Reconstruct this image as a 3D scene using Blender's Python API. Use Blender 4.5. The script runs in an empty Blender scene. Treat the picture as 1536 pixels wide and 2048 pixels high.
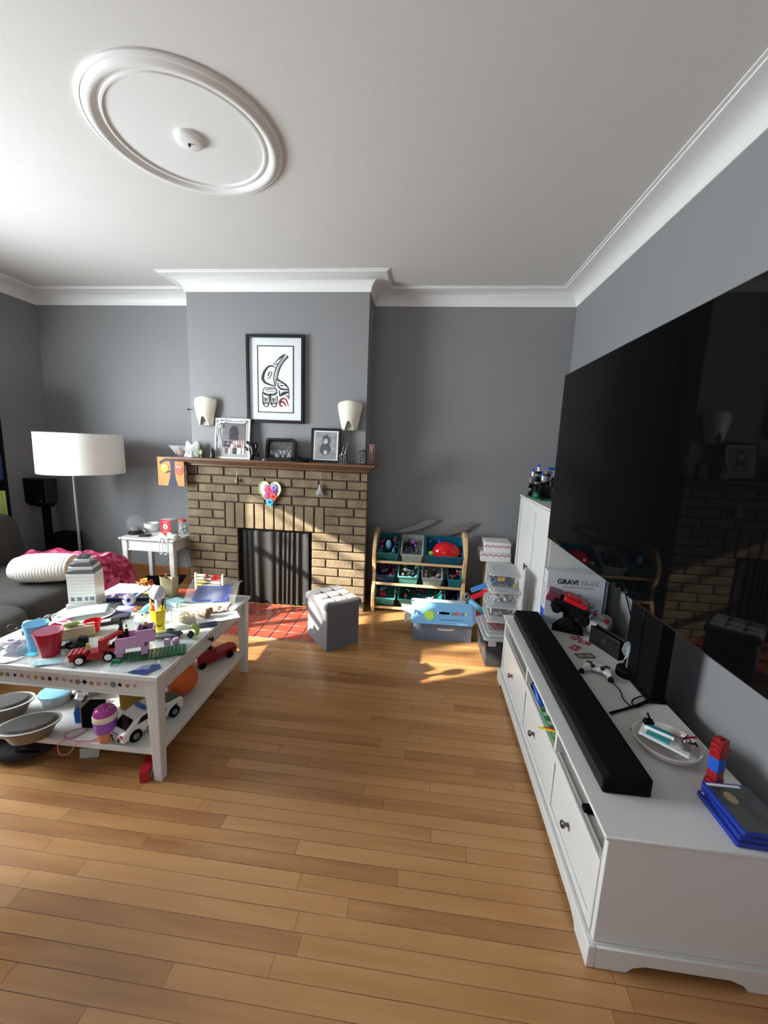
import bpy, bmesh, math, random
from mathutils import Vector, Matrix, Euler
random.seed(7)
SC = bpy.context.scene
COL = SC.collection
R = math.radians
PI = math.pi
# ---------------------------------------------------------------- camera, world, sun, exposure
F_PX = 792.49
FW = Vector((-0.09718795, 0.98165707, -0.16402407))
RT = Vector((0.99377441, 0.10473485, 0.03798718))
UP = Vector((-0.05446942, 0.15931103, 0.98572465))
CAM = Vector((0, 0, 1.4953))
cd = bpy.data.cameras.new('camera')
cam = bpy.data.objects.new('camera', cd); COL.objects.link(cam)
cd.sensor_fit = 'HORIZONTAL'; cd.sensor_width = 36; cd.lens = F_PX / 1536 * 36
cd.clip_start = .02
cam.matrix_world = Matrix(((RT.x, UP.x, -FW.x, CAM.x), (RT.y, UP.y, -FW.y, CAM.y), (RT.z, UP.z, -FW.z, CAM.z), (0, 0, 0, 1)))
SC.camera = cam

w = bpy.data.worlds.new('world'); SC.world = w; w.use_nodes = True
w.node_tree.nodes['Background'].inputs[0].default_value = (.62, .78, 1, 1)
w.node_tree.nodes['Background'].inputs[1].default_value = 1.2

SUN_AZ, SUN_EL = 25, 22.5
sd = bpy.data.lights.new('sun', 'SUN'); sun = bpy.data.objects.new('sun', sd); COL.objects.link(sun)
sd.energy = 17; sd.angle = R(.6); sd.color = (1, .93, .8)
dv = Vector((math.cos(R(SUN_AZ)) * math.cos(R(SUN_EL)), math.sin(R(SUN_AZ)) * math.cos(R(SUN_EL)), -math.sin(R(SUN_EL))))
sun.rotation_euler = dv.to_track_quat('-Z', 'Y').to_euler(); sun.location = (-8, -1, 4)

def area(name, loc, direction, sx, sy, e, col):
    l = bpy.data.lights.new(name, 'AREA'); o = bpy.data.objects.new(name, l); COL.objects.link(o)
    l.shape = 'RECTANGLE'; l.size = sx; l.size_y = sy; l.energy = e; l.color = col
    o.location = loc; o.rotation_euler = Vector(direction).to_track_quat('-Z', 'Z').to_euler(); return o
area('daylight_left_window', (-4.02, 1.52, 1.43), (1, .2, -.55), 1.65, 1.4, 172, (.88, .96, 1))
area('added_rear_daylight', (-1.2, -3.15, 1.35), (0, 1, 0), 2.8, 1.9, 6, (1, .97, .93))  # added weak fill from behind the camera, set at an assumed unseen window
SC.view_settings.view_transform = 'Standard'; SC.view_settings.look = 'None'
SC.view_settings.exposure = 0.7; SC.view_settings.gamma = 1; SC.view_settings.use_curve_mapping = False
SC.cycles.use_denoising = True
SC.cycles.max_bounces = 8; SC.cycles.diffuse_bounces = 5; SC.cycles.transparent_max_bounces = 16
SC.cycles.sample_clamp_indirect = 6

def at(px, py, x=None, y=None, z=None):
    d = FW * F_PX + RT * (px - 768) + UP * (1024 - py)
    if x is not None: t = (x - CAM.x) / d.x
    elif y is not None: t = (y - CAM.y) / d.y
    else: t = (z - CAM.z) / d.z
    return CAM + d * t

# ---------------------------------------------------------------- materials
MATS = {}
def S(r, g, b):
    f = lambda c: (c / 255 / 12.92) if c <= 10 else ((c / 255 + .055) / 1.055) ** 2.4
    return (f(r), f(g), f(b), 1)
def mat(name, col, rough=.5, metal=0, trans=0, alpha=1, var=0, scale=20, bump=0, bscale=60, ior=1.45, coat=0, sheen=0, emit=0):
    if name in MATS: return MATS[name]
    m = bpy.data.materials.new(name); m.use_nodes = True; nt = m.node_tree; b = nt.nodes['Principled BSDF']
    b.inputs['Base Color'].default_value = col; b.inputs['Roughness'].default_value = rough
    b.inputs['Metallic'].default_value = metal; b.inputs['IOR'].default_value = ior
    b.inputs['Transmission Weight'].default_value = trans; b.inputs['Alpha'].default_value = alpha
    b.inputs['Coat Weight'].default_value = coat; b.inputs['Sheen Weight'].default_value = sheen
    tc = nt.nodes.new('ShaderNodeTexCoord')
    if var:
        n = nt.nodes.new('ShaderNodeTexNoise'); n.inputs['Scale'].default_value = scale; n.inputs['Detail'].default_value = 4
        nt.links.new(tc.outputs['Object'], n.inputs['Vector'])
        x = nt.nodes.new('ShaderNodeMix'); x.data_type = 'RGBA'
        x.inputs[6].default_value = tuple(c * (1 - var) for c in col[:3]) + (1,)
        x.inputs[7].default_value = tuple(min(1, c * (1 + var)) for c in col[:3]) + (1,)
        nt.links.new(n.outputs['Fac'], x.inputs[0]); nt.links.new(x.outputs[2], b.inputs['Base Color'])
    if bump:
        n = nt.nodes.new('ShaderNodeTexNoise'); n.inputs['Scale'].default_value = bscale; n.inputs['Detail'].default_value = 5
        nt.links.new(tc.outputs['Object'], n.inputs['Vector'])
        bp = nt.nodes.new('ShaderNodeBump'); bp.inputs['Strength'].default_value = bump; bp.inputs['Distance'].default_value = .01
        nt.links.new(n.outputs['Fac'], bp.inputs['Height']); nt.links.new(bp.outputs[0], b.inputs['Normal'])
    MATS[name] = m; return m
def nd(nt, t, **k):
    n = nt.nodes.new(t)
    for a, v in k.items(): setattr(n, a, v)
    return n
def mth(nt, op, a, b=None):
    n = nd(nt, 'ShaderNodeMath', operation=op)
    for i, v in enumerate((a, b)):
        if v is None: continue
        if isinstance(v, (int, float)): n.inputs[i].default_value = v
        else: nt.links.new(v, n.inputs[i])
    return n.outputs[0]
def ramp(nt, fac, stops):
    n = nd(nt, 'ShaderNodeValToRGB'); e = n.color_ramp.elements
    while len(e) < len(stops): e.new(.5)
    for el, (p, c) in zip(e, stops): el.position = p; el.color = c
    nt.links.new(fac, n.inputs[0]); return n.outputs[0]
def floor_mat():
    m = bpy.data.materials.new('maple_floor'); m.use_nodes = True; nt = m.node_tree; L = nt.links.new; b = nt.nodes['Principled BSDF']
    tc = nd(nt, 'ShaderNodeTexCoord'); sp = nd(nt, 'ShaderNodeSeparateXYZ'); L(tc.outputs['Object'], sp.inputs[0])
    PW = .057
    yr = mth(nt, 'DIVIDE', sp.outputs['Y'], PW); row = mth(nt, 'FLOOR', yr); fy = mth(nt, 'FRACT', yr)
    wn = nd(nt, 'ShaderNodeTexWhiteNoise', noise_dimensions='1D'); L(row, wn.inputs['W'])
    xs = mth(nt, 'ADD', sp.outputs['X'], mth(nt, 'MULTIPLY', wn.outputs['Value'], 7.3))
    xl = mth(nt, 'DIVIDE', xs, .95); pid = mth(nt, 'FLOOR', xl); fx = mth(nt, 'FRACT', xl)
    cb = nd(nt, 'ShaderNodeCombineXYZ'); L(pid, cb.inputs[0]); L(row, cb.inputs[1])
    w2 = nd(nt, 'ShaderNodeTexWhiteNoise', noise_dimensions='2D'); L(cb.outputs[0], w2.inputs['Vector'])
    # grain
    c2 = nd(nt, 'ShaderNodeCombineXYZ'); L(mth(nt, 'MULTIPLY', sp.outputs['X'], 1.6), c2.inputs[0])
    L(mth(nt, 'MULTIPLY', sp.outputs['Y'], 16), c2.inputs[1]); L(mth(nt, 'MULTIPLY', w2.outputs['Value'], 50), c2.inputs[2])
    g = nd(nt, 'ShaderNodeTexNoise'); g.inputs['Scale'].default_value = 1.3; g.inputs['Detail'].default_value = 6; g.inputs['Distortion'].default_value = .25
    L(c2.outputs[0], g.inputs['Vector'])
    tone = mth(nt, 'ADD', mth(nt, 'MULTIPLY', mth(nt, 'POWER', w2.outputs['Value'], 1.4), .44), mth(nt, 'MULTIPLY', mth(nt, 'SUBTRACT', g.outputs['Fac'], .12), .85))
    col = ramp(nt, tone, [(.1, (.50, .272, .112, 1)), (.5, (.42, .208, .078, 1)), (.78, (.32, .148, .056, 1)), (1, (.22, .088, .034, 1))])
    e1 = mth(nt, 'LESS_THAN', mth(nt, 'MULTIPLY', mth(nt, 'MINIMUM', fy, mth(nt, 'SUBTRACT', 1, fy)), PW), .0011)
    e2 = mth(nt, 'LESS_THAN', mth(nt, 'MULTIPLY', mth(nt, 'MINIMUM', fx, mth(nt, 'SUBTRACT', 1, fx)), 1.05), .0011)
    ed = mth(nt, 'MAXIMUM', e1, e2)
    # fade the seam darkness unevenly
    sn = nd(nt, 'ShaderNodeTexNoise'); sn.inputs['Scale'].default_value = 2.2; L(tc.outputs['Object'], sn.inputs['Vector'])
    edf = mth(nt, 'MULTIPLY', ed, mth(nt, 'MULTIPLY', sn.outputs['Fac'], 1.35))
    mx = nd(nt, 'ShaderNodeMix', data_type='RGBA'); L(edf, mx.inputs[0]); L(col, mx.inputs[6]); mx.inputs[7].default_value = (.06, .02, .008, 1)
    L(mx.outputs[2], b.inputs['Base Color'])
    rn = nd(nt, 'ShaderNodeTexNoise'); rn.inputs['Scale'].default_value = 9; L(tc.outputs['Object'], rn.inputs['Vector'])
    b.inputs['Roughness'].default_value = .27
    bp = nd(nt, 'ShaderNodeBump'); bp.inputs['Strength'].default_value = .25; bp.inputs['Distance'].default_value = .002
    hh = mth(nt, 'SUBTRACT', 1, ed); L(hh, bp.inputs['Height']); L(bp.outputs[0], b.inputs['Normal'])
    return m
def wood(name, c1, c2, axis=0, rough=.4, sc=1):
    if name in MATS: return MATS[name]
    m = bpy.data.materials.new(name); m.use_nodes = True; nt = m.node_tree; L = nt.links.new; b = nt.nodes['Principled BSDF']
    tc = nd(nt, 'ShaderNodeTexCoord'); mp = nd(nt, 'ShaderNodeMapping'); s = [30, 30, 30]; s[axis] = 2.5
    mp.inputs['Scale'].default_value = [v * sc for v in s]; L(tc.outputs['Object'], mp.inputs[0])
    n = nd(nt, 'ShaderNodeTexNoise'); n.inputs['Scale'].default_value = 1; n.inputs['Detail'].default_value = 5; n.inputs['Distortion'].default_value = .6
    L(mp.outputs[0], n.inputs['Vector']); L(ramp(nt, n.outputs['Fac'], [(.3, c1), (.7, c2)]), b.inputs['Base Color'])
    b.inputs['Roughness'].default_value = rough; MATS[name] = m; return m
def spots(name, cols, scale=60, rough=.5, bump=.3):
    """speckle of several real colours (a jumble or printed picture)"""
    if name in MATS: return MATS[name]
    m = bpy.data.materials.new(name); m.use_nodes = True; nt = m.node_tree; L = nt.links.new; b = nt.nodes['Principled BSDF']
    tc = nd(nt, 'ShaderNodeTexCoord'); v = nd(nt, 'ShaderNodeTexVoronoi'); v.inputs['Scale'].default_value = scale; L(tc.outputs['Object'], v.inputs['Vector'])
    s = nd(nt, 'ShaderNodeSeparateColor'); L(v.outputs['Color'], s.inputs[0]); n = nd(nt, 'ShaderNodeValToRGB'); n.color_ramp.interpolation = 'CONSTANT'
    e = n.color_ramp.elements
    while len(e) < len(cols): e.new(.5)
    for i, c in enumerate(cols): e[i].position = i / len(cols); e[i].color = c
    L(s.outputs[0], n.inputs[0]); L(n.outputs[0], b.inputs['Base Color']); b.inputs['Roughness'].default_value = rough
    MATS[name] = m; return m
def stripes(name, c1, c2, scale, axis='X', rough=.8, bump=0):
    if name in MATS: return MATS[name]
    m = bpy.data.materials.new(name); m.use_nodes = True; nt = m.node_tree; L = nt.links.new; b = nt.nodes['Principled BSDF']
    tc = nd(nt, 'ShaderNodeTexCoord'); v = nd(nt, 'ShaderNodeTexWave', bands_direction=axis); v.inputs['Scale'].default_value = scale; v.inputs['Distortion'].default_value = 1.2
    L(tc.outputs['Object'], v.inputs['Vector']); L(ramp(nt, v.outputs['Fac'], [(.05, c1), (.4, c2)]), b.inputs['Base Color'])
    b.inputs['Roughness'].default_value = rough
    if bump:
        bp = nd(nt, 'ShaderNodeBump'); bp.inputs['Strength'].default_value = bump; bp.inputs['Distance'].default_value = .01; L(v.outputs['Fac'], bp.inputs['Height']); L(bp.outputs[0], b.inputs['Normal'])
    MATS[name] = m; return m

WALL = mat('grey_wall_paint', (.24, .239, .243, 1), .6, bump=.05, bscale=300, var=.02, scale=2)
CEIL = mat('ceiling_paint', (.68, .665, .635, 1), .75, bump=.12, bscale=260)
TRIM = mat('white_trim_paint', (.80, .80, .78, 1), .4)
FLOOR = floor_mat()
WHITE = mat('white_lacquer', (.66, .655, .63, 1), .32)
WHITE2 = mat('white_plastic', (.82, .82, .8, 1), .35)
IVORY = mat('ivory_ceramic', (.78, .74, .6, 1), .4)
BLACK = mat('black_plastic', (.006, .006, .0065, 1), .35)
MBLACK = mat('matt_black', (.0055, .0055, .006, 1), .85, ior=1.16)
GBLACK = mat('gloss_black', (.006, .006, .006, 1), .08)
PEWTER = mat('dark_pewter', (.12, .115, .11, 1), .32, .9)
SILVER = mat('silver_metal', (.6, .6, .6, 1), .3, 1)
STEEL = mat('brushed_steel', (.24, .24, .24, 1), .38, .7)
GLASS = mat('clear_glass', (1, 1, 1, 1), .02, 0, 1, ior=1.25)
CLEAR = mat('clear_plastic', (.8, .84, .84, 1), .08, 0, 0, .16)
FROST = mat('frosted_plastic', (.66, .69, .7, 1), .3, 0, 0, .55)
FILM = mat('plastic_film', (.85, .88, .9, 1), .12, 0, 0, .2)
RED = mat('red_plastic', (.55, .012, .02, 1), .25)
DRED = mat('dark_red_plastic', (.3, .01, .018, 1), .3)
BLUE = mat('blue_plastic', (.015, .09, .5, 1), .3)
NAVY = mat('navy_plastic', (.01, .022, .1, 1), .35)
LBLUE = mat('light_blue_plastic', (.17, .5, .75, 1), .3)
YEL = mat('yellow_plastic', (.8, .58, .03, 1), .3)
GRN = mat('green_plastic', (.02, .2, .06, 1), .35)
LIME = mat('lime_green', (.36, .52, .09, 1), .4)
ORG = mat('orange_plastic', (.75, .2, .03, 1), .4)
PINK = mat('pink_plastic', (.62, .3, .52, 1), .35)
HOTP = mat('hot_pink', (.7, .06, .2, 1), .6)
PURP = mat('purple_plastic', (.28, .08, .42, 1), .35)
LILAC = mat('lilac_plastic', (.4, .38, .7, 1), .4)
TEAL = mat('teal_plastic', (.02, .22, .28, 1), .35)
GREY = mat('grey_plastic', (.2, .2, .21, 1), .45)
PAPER = mat('white_paper', (.7, .71, .7, 1), .7)
TAN = mat('kraft_paper', (.42, .34, .19, 1), .8, var=.12, scale=8)
BROWNW = wood('oak_mantel', S(122, 84, 50), S(84, 54, 31), 0, .38)
PINE = wood('pine_wood', S(225, 190, 140), S(200, 160, 112), 0, .5)
BASEW = wood('brown_baseboard', S(150, 98, 55), S(120, 76, 42), 0, .4)
MORTAR = mat('dark_mortar', (.055, .04, .026, 1), .95, bump=.6, bscale=90)
HEARTHT = mat('terracotta_tile', (.33, .055, .03, 1), .38, var=.2, scale=9, bump=.15, bscale=50)
GROUT = mat('hearth_grout', (.26, .21, .18, 1), .9)
TOYS = [RED, BLUE, YEL, GRN, ORG, PINK, PURP, WHITE2, BLACK, TEAL, GREY, LBLUE]

# ---------------------------------------------------------------- mesh builder
class B:
    def __init__(s): s.v = []; s.f = []; s.m = []; s.sm = []; s.mats = []
    def mi(s, m):
        if m not in s.mats: s.mats.append(m)
        return s.mats.index(m)
    def add(s, vs, fs, m, smooth=False, M=None):
        o = len(s.v); k = s.mi(m)
        for p in vs:
            p = Vector(p); s.v.append(M @ p if M else p)
        for f in fs: s.f.append([i + o for i in f]); s.m.append(k); s.sm.append(smooth)
        return s
    def box(s, c, d, m, rot=None, taper=1.0, M=None):
        x, y, z = (q / 2 for q in d); t = taper
        vs = [(-x*t, -y*t, -z), (x*t, -y*t, -z), (x*t, y*t, -z), (-x*t, y*t, -z), (-x, -y, z), (x, -y, z), (x, y, z), (-x, y, z)]
        X = Matrix.Translation(c)
        if rot: X = X @ Euler([R(a) for a in rot]).to_matrix().to_4x4()
        if M: X = M @ X
        return s.add(vs, [(3, 2, 1, 0), (4, 5, 6, 7), (0, 1, 5, 4), (1, 2, 6, 5), (2, 3, 7, 6), (3, 0, 4, 7)], m, False, X)
    def bb(s, lo, hi, m): return s.box([(a + b) / 2 for a, b in zip(lo, hi)], [abs(b - a) for a, b in zip(lo, hi)], m)
    def cyl(s, p0, p1, r0, r1, m, n=20, smooth=True, cap=True):
        p0, p1 = Vector(p0), Vector(p1); q = (p1 - p0).to_track_quat('Z', 'Y').to_matrix()
        vs = []
        for p, r in ((p0, r0), (p1, r1)):
            for i in range(n): a = 2 * PI * i / n; vs.append(p + q @ Vector((r * math.cos(a), r * math.sin(a), 0)))
        s.add(vs, [(i, (i + 1) % n, n + (i + 1) % n, n + i) for i in range(n)], m, smooth)
        if cap: s.add(vs, [tuple(range(n - 1, -1, -1)), tuple(range(n, 2 * n))], m)
        return s
    def lathe(s, prof, m, c=(0, 0, 0), n=32, sx=1, sy=1, M=None):
        vs = [(c[0] + r * math.cos(2 * PI * i / n) * sx, c[1] + r * math.sin(2 * PI * i / n) * sy, c[2] + z) for r, z in prof for i in range(n)]
        fs = [(k * n + i, k * n + (i + 1) % n, (k + 1) * n + (i + 1) % n, (k + 1) * n + i) for k in range(len(prof) - 1) for i in range(n)]
        return s.add(vs, fs, m, True, M)
    def sph(s, c, r, m, n=18, k=12, rot=None):
        if isinstance(r, (int, float)): r = (r, r, r)
        X = Matrix.Translation(c)
        if rot: X = X @ Euler([R(a) for a in rot]).to_matrix().to_4x4()
        vs = [(0, 0, -r[2])]
        for j in range(1, k):
            t = PI * j / k
            for i in range(n): a = 2 * PI * i / n; vs.append((r[0] * math.sin(t) * math.cos(a), r[1] * math.sin(t) * math.sin(a), -r[2] * math.cos(t)))
        vs.append((0, 0, r[2])); fs = [(0, 1 + (i + 1) % n, 1 + i) for i in range(n)]
        for j in range(k - 2):
            for i in range(n): a = 1 + j * n; fs.append((a + i, a + (i + 1) % n, a + n + (i + 1) % n, a + n + i))
        a = 1 + (k - 2) * n; fs += [(a + i, a + (i + 1) % n, len(vs) - 1) for i in range(n)]
        return s.add(vs, fs, m, True, X)
    def tube(s, pts, r, m, n=8, curve=True, sub=6):
        pts = [Vector(p) for p in pts]
        if curve and len(pts) > 2: pts = catmull(pts, sub)
        rr = r if isinstance(r, (list, tuple)) else [r] * len(pts)
        if len(rr) != len(pts): rr = [rr[min(len(rr) - 1, int(i * len(rr) / len(pts)))] for i in range(len(pts))]
        vs = []; prev = None
        for i, p in enumerate(pts):
            t = (pts[min(i + 1, len(pts) - 1)] - pts[max(i - 1, 0)])
            if t.length < 1e-9: t = Vector((0, 0, 1))
            t.normalize()
            if prev is None: u = t.orthogonal().normalized()
            else: u = (prev - t * prev.dot(t)); u = u.normalized() if u.length > 1e-6 else t.orthogonal().normalized()
            prev = u; v = t.cross(u)
            for j in range(n): a = 2 * PI * j / n; vs.append(p + (u * math.cos(a) + v * math.sin(a)) * rr[i])
        fs = [(i * n + j, i * n + (j + 1) % n, (i + 1) * n + (j + 1) % n, (i + 1) * n + j) for i in range(len(pts) - 1) for j in range(n)]
        s.add(vs, fs, m, True); s.add(vs, [tuple(range(n - 1, -1, -1)), tuple(range((len(pts) - 1) * n, len(pts) * n))], m); return s
    def prism(s, poly, lo, hi, m, ax='z', M=None, smooth=False):
        n = len(poly)
        def P(a, b, c): return {'z': (a, b, c), 'y': (a, c, b), 'x': (c, a, b)}[ax]
        vs = [P(a, b, lo) for a, b in poly] + [P(a, b, hi) for a, b in poly]
        s.add(vs, [(i, (i + 1) % n, n + (i + 1) % n, n + i) for i in range(n)], m, smooth, M)
        s.add(vs, [tuple(range(n - 1, -1, -1)), tuple(range(n, 2 * n))], m, False, M); return s
    def grid(s, fn, nu, nv, m, smooth=True):
        vs = [fn(i / nu, j / nv) for j in range(nv + 1) for i in range(nu + 1)]
        return s.add(vs, [(j * (nu + 1) + i, j * (nu + 1) + i + 1, (j + 1) * (nu + 1) + i + 1, (j + 1) * (nu + 1) + i) for j in range(nv) for i in range(nu)], m, smooth)
    def stroke(s, pts, m, fn, sub=6):
        """flat ribbon with varying width: pts (x, y, w) in a drawing plane, fn maps (x, y) to space"""
        P = catmull([Vector(p) for p in pts], sub) if len(pts) > 2 else [Vector(p) for p in pts]
        vs = []
        for i, p in enumerate(P):
            t = P[min(i + 1, len(P) - 1)] - P[max(i - 1, 0)]; t = Vector((t.x, t.y)); t = t.normalized() if t.length > 1e-9 else Vector((1, 0))
            nn = Vector((-t.y, t.x)) * p.z / 2
            vs += [fn(p.x + nn.x, p.y + nn.y), fn(p.x - nn.x, p.y - nn.y)]
        return s.add(vs, [(2 * i, 2 * i + 1, 2 * i + 3, 2 * i + 2) for i in range(len(P) - 1)], m)
    def tray(s, w, d, h, m, t=.003, taper=.85, M=None, c=(0, 0, 0)):
        """open-topped bin: outer and inner skins"""
        X = (M or Matrix()) @ Matrix.Translation(c)
        def ring(k, z, off): return [(-w/2*k + off, -d/2*k + off, z), (w/2*k - off, -d/2*k + off, z), (w/2*k - off, d/2*k - off, z), (-w/2*k + off, d/2*k - off, z)]
        vs = ring(taper, 0, 0) + ring(1, h, 0) + ring(1, h, t) + ring(taper, t, t)
        fs = [(3, 2, 1, 0), (12, 13, 14, 15)]
        for a in (0, 4, 8):
            for i in range(4): fs.append((a + i, a + (i + 1) % 4, a + 4 + (i + 1) % 4, a + 4 + i))
        return s.add(vs, fs, m, False, X)
    def out(s, name, parent=None, loc=(0, 0, 0), rz=0, bev=0, rot=None, label=None, seg=2, sub=0):
        me = bpy.data.meshes.new(name); me.from_pydata([tuple(v) for v in s.v], [], s.f)
        for m in s.mats: me.materials.append(m)
        me.polygons.foreach_set('material_index', s.m); me.polygons.foreach_set('use_smooth', s.sm)
        bm = bmesh.new(); bm.from_mesh(me); bmesh.ops.remove_doubles(bm, verts=bm.verts, dist=1e-5); bmesh.ops.recalc_face_normals(bm, faces=bm.faces); bm.to_mesh(me); bm.free()
        me.update(); me.set_sharp_from_angle(angle=R(38))
        o = bpy.data.objects.new(name, me); COL.objects.link(o); o.location = loc
        o.rotation_euler = [R(a) for a in rot] if rot else (0, 0, R(rz))
        if parent: o.parent = parent
        if label: o['label'] = label
        if bev:
            q = o.modifiers.new('bevel', 'BEVEL'); q.width = bev; q.segments = seg; q.limit_method = 'ANGLE'; q.angle_limit = R(40)
        if sub:
            q = o.modifiers.new('sub', 'SUBSURF'); q.levels = q.render_levels = sub
            for p in me.polygons: p.use_smooth = True
        return o
def catmull(P, sub=6):
    o = []
    for i in range(len(P) - 1):
        a, b, c, d = P[max(i - 1, 0)], P[i], P[i + 1], P[min(i + 2, len(P) - 1)]
        for k in range(sub):
            t = k / sub
            o.append(.5 * ((2 * b) + (c - a) * t + (2 * a - 5 * b + 4 * c - d) * t * t + (-a + 3 * b - 3 * c + d) * t ** 3))
    o.append(P[-1]); return o
def tag(o, label, cat, group=None, kind=None):
    o['label'] = label; o['category'] = cat
    if group: o['group'] = group
    if kind: o['kind'] = kind
    return o
def T(name, label, cat, loc=(0, 0, 0), rz=0, group=None):
    o = bpy.data.objects.new(name, None); COL.objects.link(o); o.location = loc; o.rotation_euler = (0, 0, R(rz)); o.empty_display_size = .05
    return tag(o, label, cat, group)
def ST(b, name, **k): o = b.out(name, **k); o['kind'] = 'structure'; return o
def text(s, size, m, parent, loc, rot, depth=.0006, name='lettering', sx=1, align='CENTER', off=0):
    c = bpy.data.curves.new('txt', 'FONT'); c.body = s; c.size = size; c.extrude = depth; c.align_x = align; c.align_y = 'CENTER'; c.offset = off
    t = bpy.data.objects.new('txt', c); COL.objects.link(t); dg = bpy.context.evaluated_depsgraph_get(); dg.update()
    me = bpy.data.meshes.new_from_object(t.evaluated_get(dg)); bpy.data.objects.remove(t); me.materials.clear(); me.materials.append(m)
    o = bpy.data.objects.new(name, me); COL.objects.link(o); o.parent = parent; o.location = loc; o.rotation_euler = [R(a) for a in rot]; o.scale = (sx, 1, 1); return o
def circ(r, n=24, cx=0, cy=0, sy=1): return [(cx + r * math.cos(2 * PI * i / n), cy + r * sy * math.sin(2 * PI * i / n)) for i in range(n)]
def rrect(w, h, r, n=5, cx=0, cy=0):
    o = []
    for qx, qy, a0 in ((1, 1, 0), (-1, 1, 90), (-1, -1, 180), (1, -1, 270)):
        for k in range(n + 1): a = R(a0 + 90 * k / n); o.append((cx + qx * (w / 2 - r) + r * math.cos(a), cy + qy * (h / 2 - r) + r * math.sin(a)))
    return o

# ================================================================ the room
XL, XR, YB, YC, H = -3.858, 1.21, 3.76, 3.425, 2.83
CL, CR = -2.10, -.523
YN = -3.0
ST(B().bb((XL - .15, YN - .15, -.12), (XR + .15, YB + .15, 0), FLOOR), 'floor')
ST(B().bb((XL - .15, YN - .15, H), (XR + .15, YB + .15, H + .12), CEIL), 'ceiling')
ST(B().bb((XL - .15, YB, 0), (XR + .15, YB + .15, H), WALL), 'wall_back')
ST(B().bb((XR, YN, 0), (XR + .15, YB, H), WALL), 'wall_right')
ST(B().bb((CL, YC, 0), (CR, YB, H), WALL), 'wall_chimney')
WY0, WY1, WZ0, WZ1 = .45, 2.35, .72, 2.18
b = B()
b.bb((XL - .15, YN, 0), (XL, WY0, H), WALL); b.bb((XL - .15, WY1, 0), (XL, YB, H), WALL)
b.bb((XL - .15, WY0, 0), (XL, WY1, WZ0), WALL); b.bb((XL - .15, WY0, WZ1), (XL, WY1, H), WALL)
ST(b, 'wall_left')
RX0, RX1, RZ0, RZ1 = -2.6, .2, .4, 2.3
b = B()
b.bb((XL - .15, YN - .15, 0), (RX0, YN, H), WALL); b.bb((RX1, YN - .15, 0), (XR + .15, YN, H), WALL)
b.bb((RX0, YN - .15, 0), (RX1, YN, RZ0), WALL); b.bb((RX0, YN - .15, RZ1), (RX1, YN, H), WALL)
ST(b, 'wall_rear')
def window(nm, y0, y1, z0, z1, along):
    b = B(); t = .05
    def bar(a0, a1, c0, c1, d0=-.09, d1=-.03):
        if along == 'y': b.bb((XL + d0, a0, c0), (XL + d1, a1, c1), TRIM)
        else: b.bb((a0, YN + d0, c0), (a1, YN + d1, c1), TRIM)
    bar(y0, y0 + t, z0, z1); bar(y1 - t, y1, z0, z1); bar(y0, y1, z0, z0 + t); bar(y0, y1, z1 - t, z1)
    n = 3
    for i in range(1, n): a = y0 + (y1 - y0) * i / n; bar(a - .025, a + .025, z0, z1)
    zc = z0 + (z1 - z0) * .62; bar(y0, y1, zc - .02, zc + .02)
    return ST(b, nm)
window('window_1', WY0, WY1, WZ0, WZ1, 'y')
window('window_added', RX0, RX1, RZ0, RZ1, 'x')  # unseen rear window, added so daylight has an opening behind the camera
# cornice: cove profile swept along the walls and round the chimney breast
ZC = 2.72; PJ = .168
prof = [(0, 0), (.010, 0), (.012, .008)]
for k in range(9):
    a = R(90 * k / 8); prof.append((.012 + .118 * (1 - math.cos(a)), .008 + .087 * math.sin(a)))
prof += [(.150, .097), (.152, .103), (PJ, .104), (PJ, .113), (0, .113)]
def cove(path, nm):
    b = B(); n = len(path); rings = []
    for i in range(n):
        p = Vector(path[i]); 
        d0 = (p - Vector(path[i - 1])).normalized() if i else None; d1 = (Vector(path[i + 1]) - p).normalized() if i < n - 1 else None
        nl = lambda d: Vector((d.y, -d.x))
        if d0 is None: mdir = nl(d1)
        elif d1 is None: mdir = nl(d0)
        else:
            mdir = (nl(d0) + nl(d1)); mdir = mdir / (mdir.length ** 2) * 2
        rings.append([(p.x + mdir.x * a, p.y + mdir.y * a, ZC + z) for a, z in prof])
    k = len(prof); vs = [q for r in rings for q in r]
    b.add(vs, [(i * k + j, i * k + j + 1, (i + 1) * k + j + 1, (i + 1) * k + j) for i in range(n - 1) for j in range(k - 1)], TRIM)
    return ST(b, nm)
cove([(XL, YN), (XL, YB), (CL, YB), (CL, YC), (CR, YC), (CR, YB), (XR, YB), (XR, YN)], 'trim_1')
b = B(); b.bb((XL, YB - .018, 0), (CL, YB, .175), BASEW); b.bb((CR, YB - .018, 0), (XR, YB, .175), BASEW); ST(b, 'baseboard_back', bev=.004)
ST(B().bb((XL, WY1 - 2.6, 0), (XL + .018, YB - .02, .175), BASEW), 'baseboard_left', bev=.004)
ST(B().bb((XR - .018, YN, 0), (XR, YB - .02, .175), BASEW), 'baseboard_right', bev=.004)
# ceiling rose
b = B(); hr = .41
b.lathe([(hr, 0), (hr, -.008), (hr - .008, -.014), (hr - .014, -.016), (hr - .016, -.012), (hr - .03, -.024), (hr - .042, -.027), (hr - .055, -.022), (hr - .064, -.009), (hr - .076, -.008), (hr - .08, -.014), (hr - .088, -.014), (hr - .093, -.005), (.062, -.005), (.058, -.02), (.05, -.026), (.012, -.027), (.0001, -.027)], TRIM, n=96)
o = T('ceiling_medallion', 'round white plaster ceiling rose with ridged rim on the ceiling', 'ceiling rose', (-1.135, 1.925, H))
b2 = B(); b2.cyl((0, 0, -.027), (0, 0, -.036), .006, .005, BLACK); b.out('plaster_disc', o); b2.out('hook', o)
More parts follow.
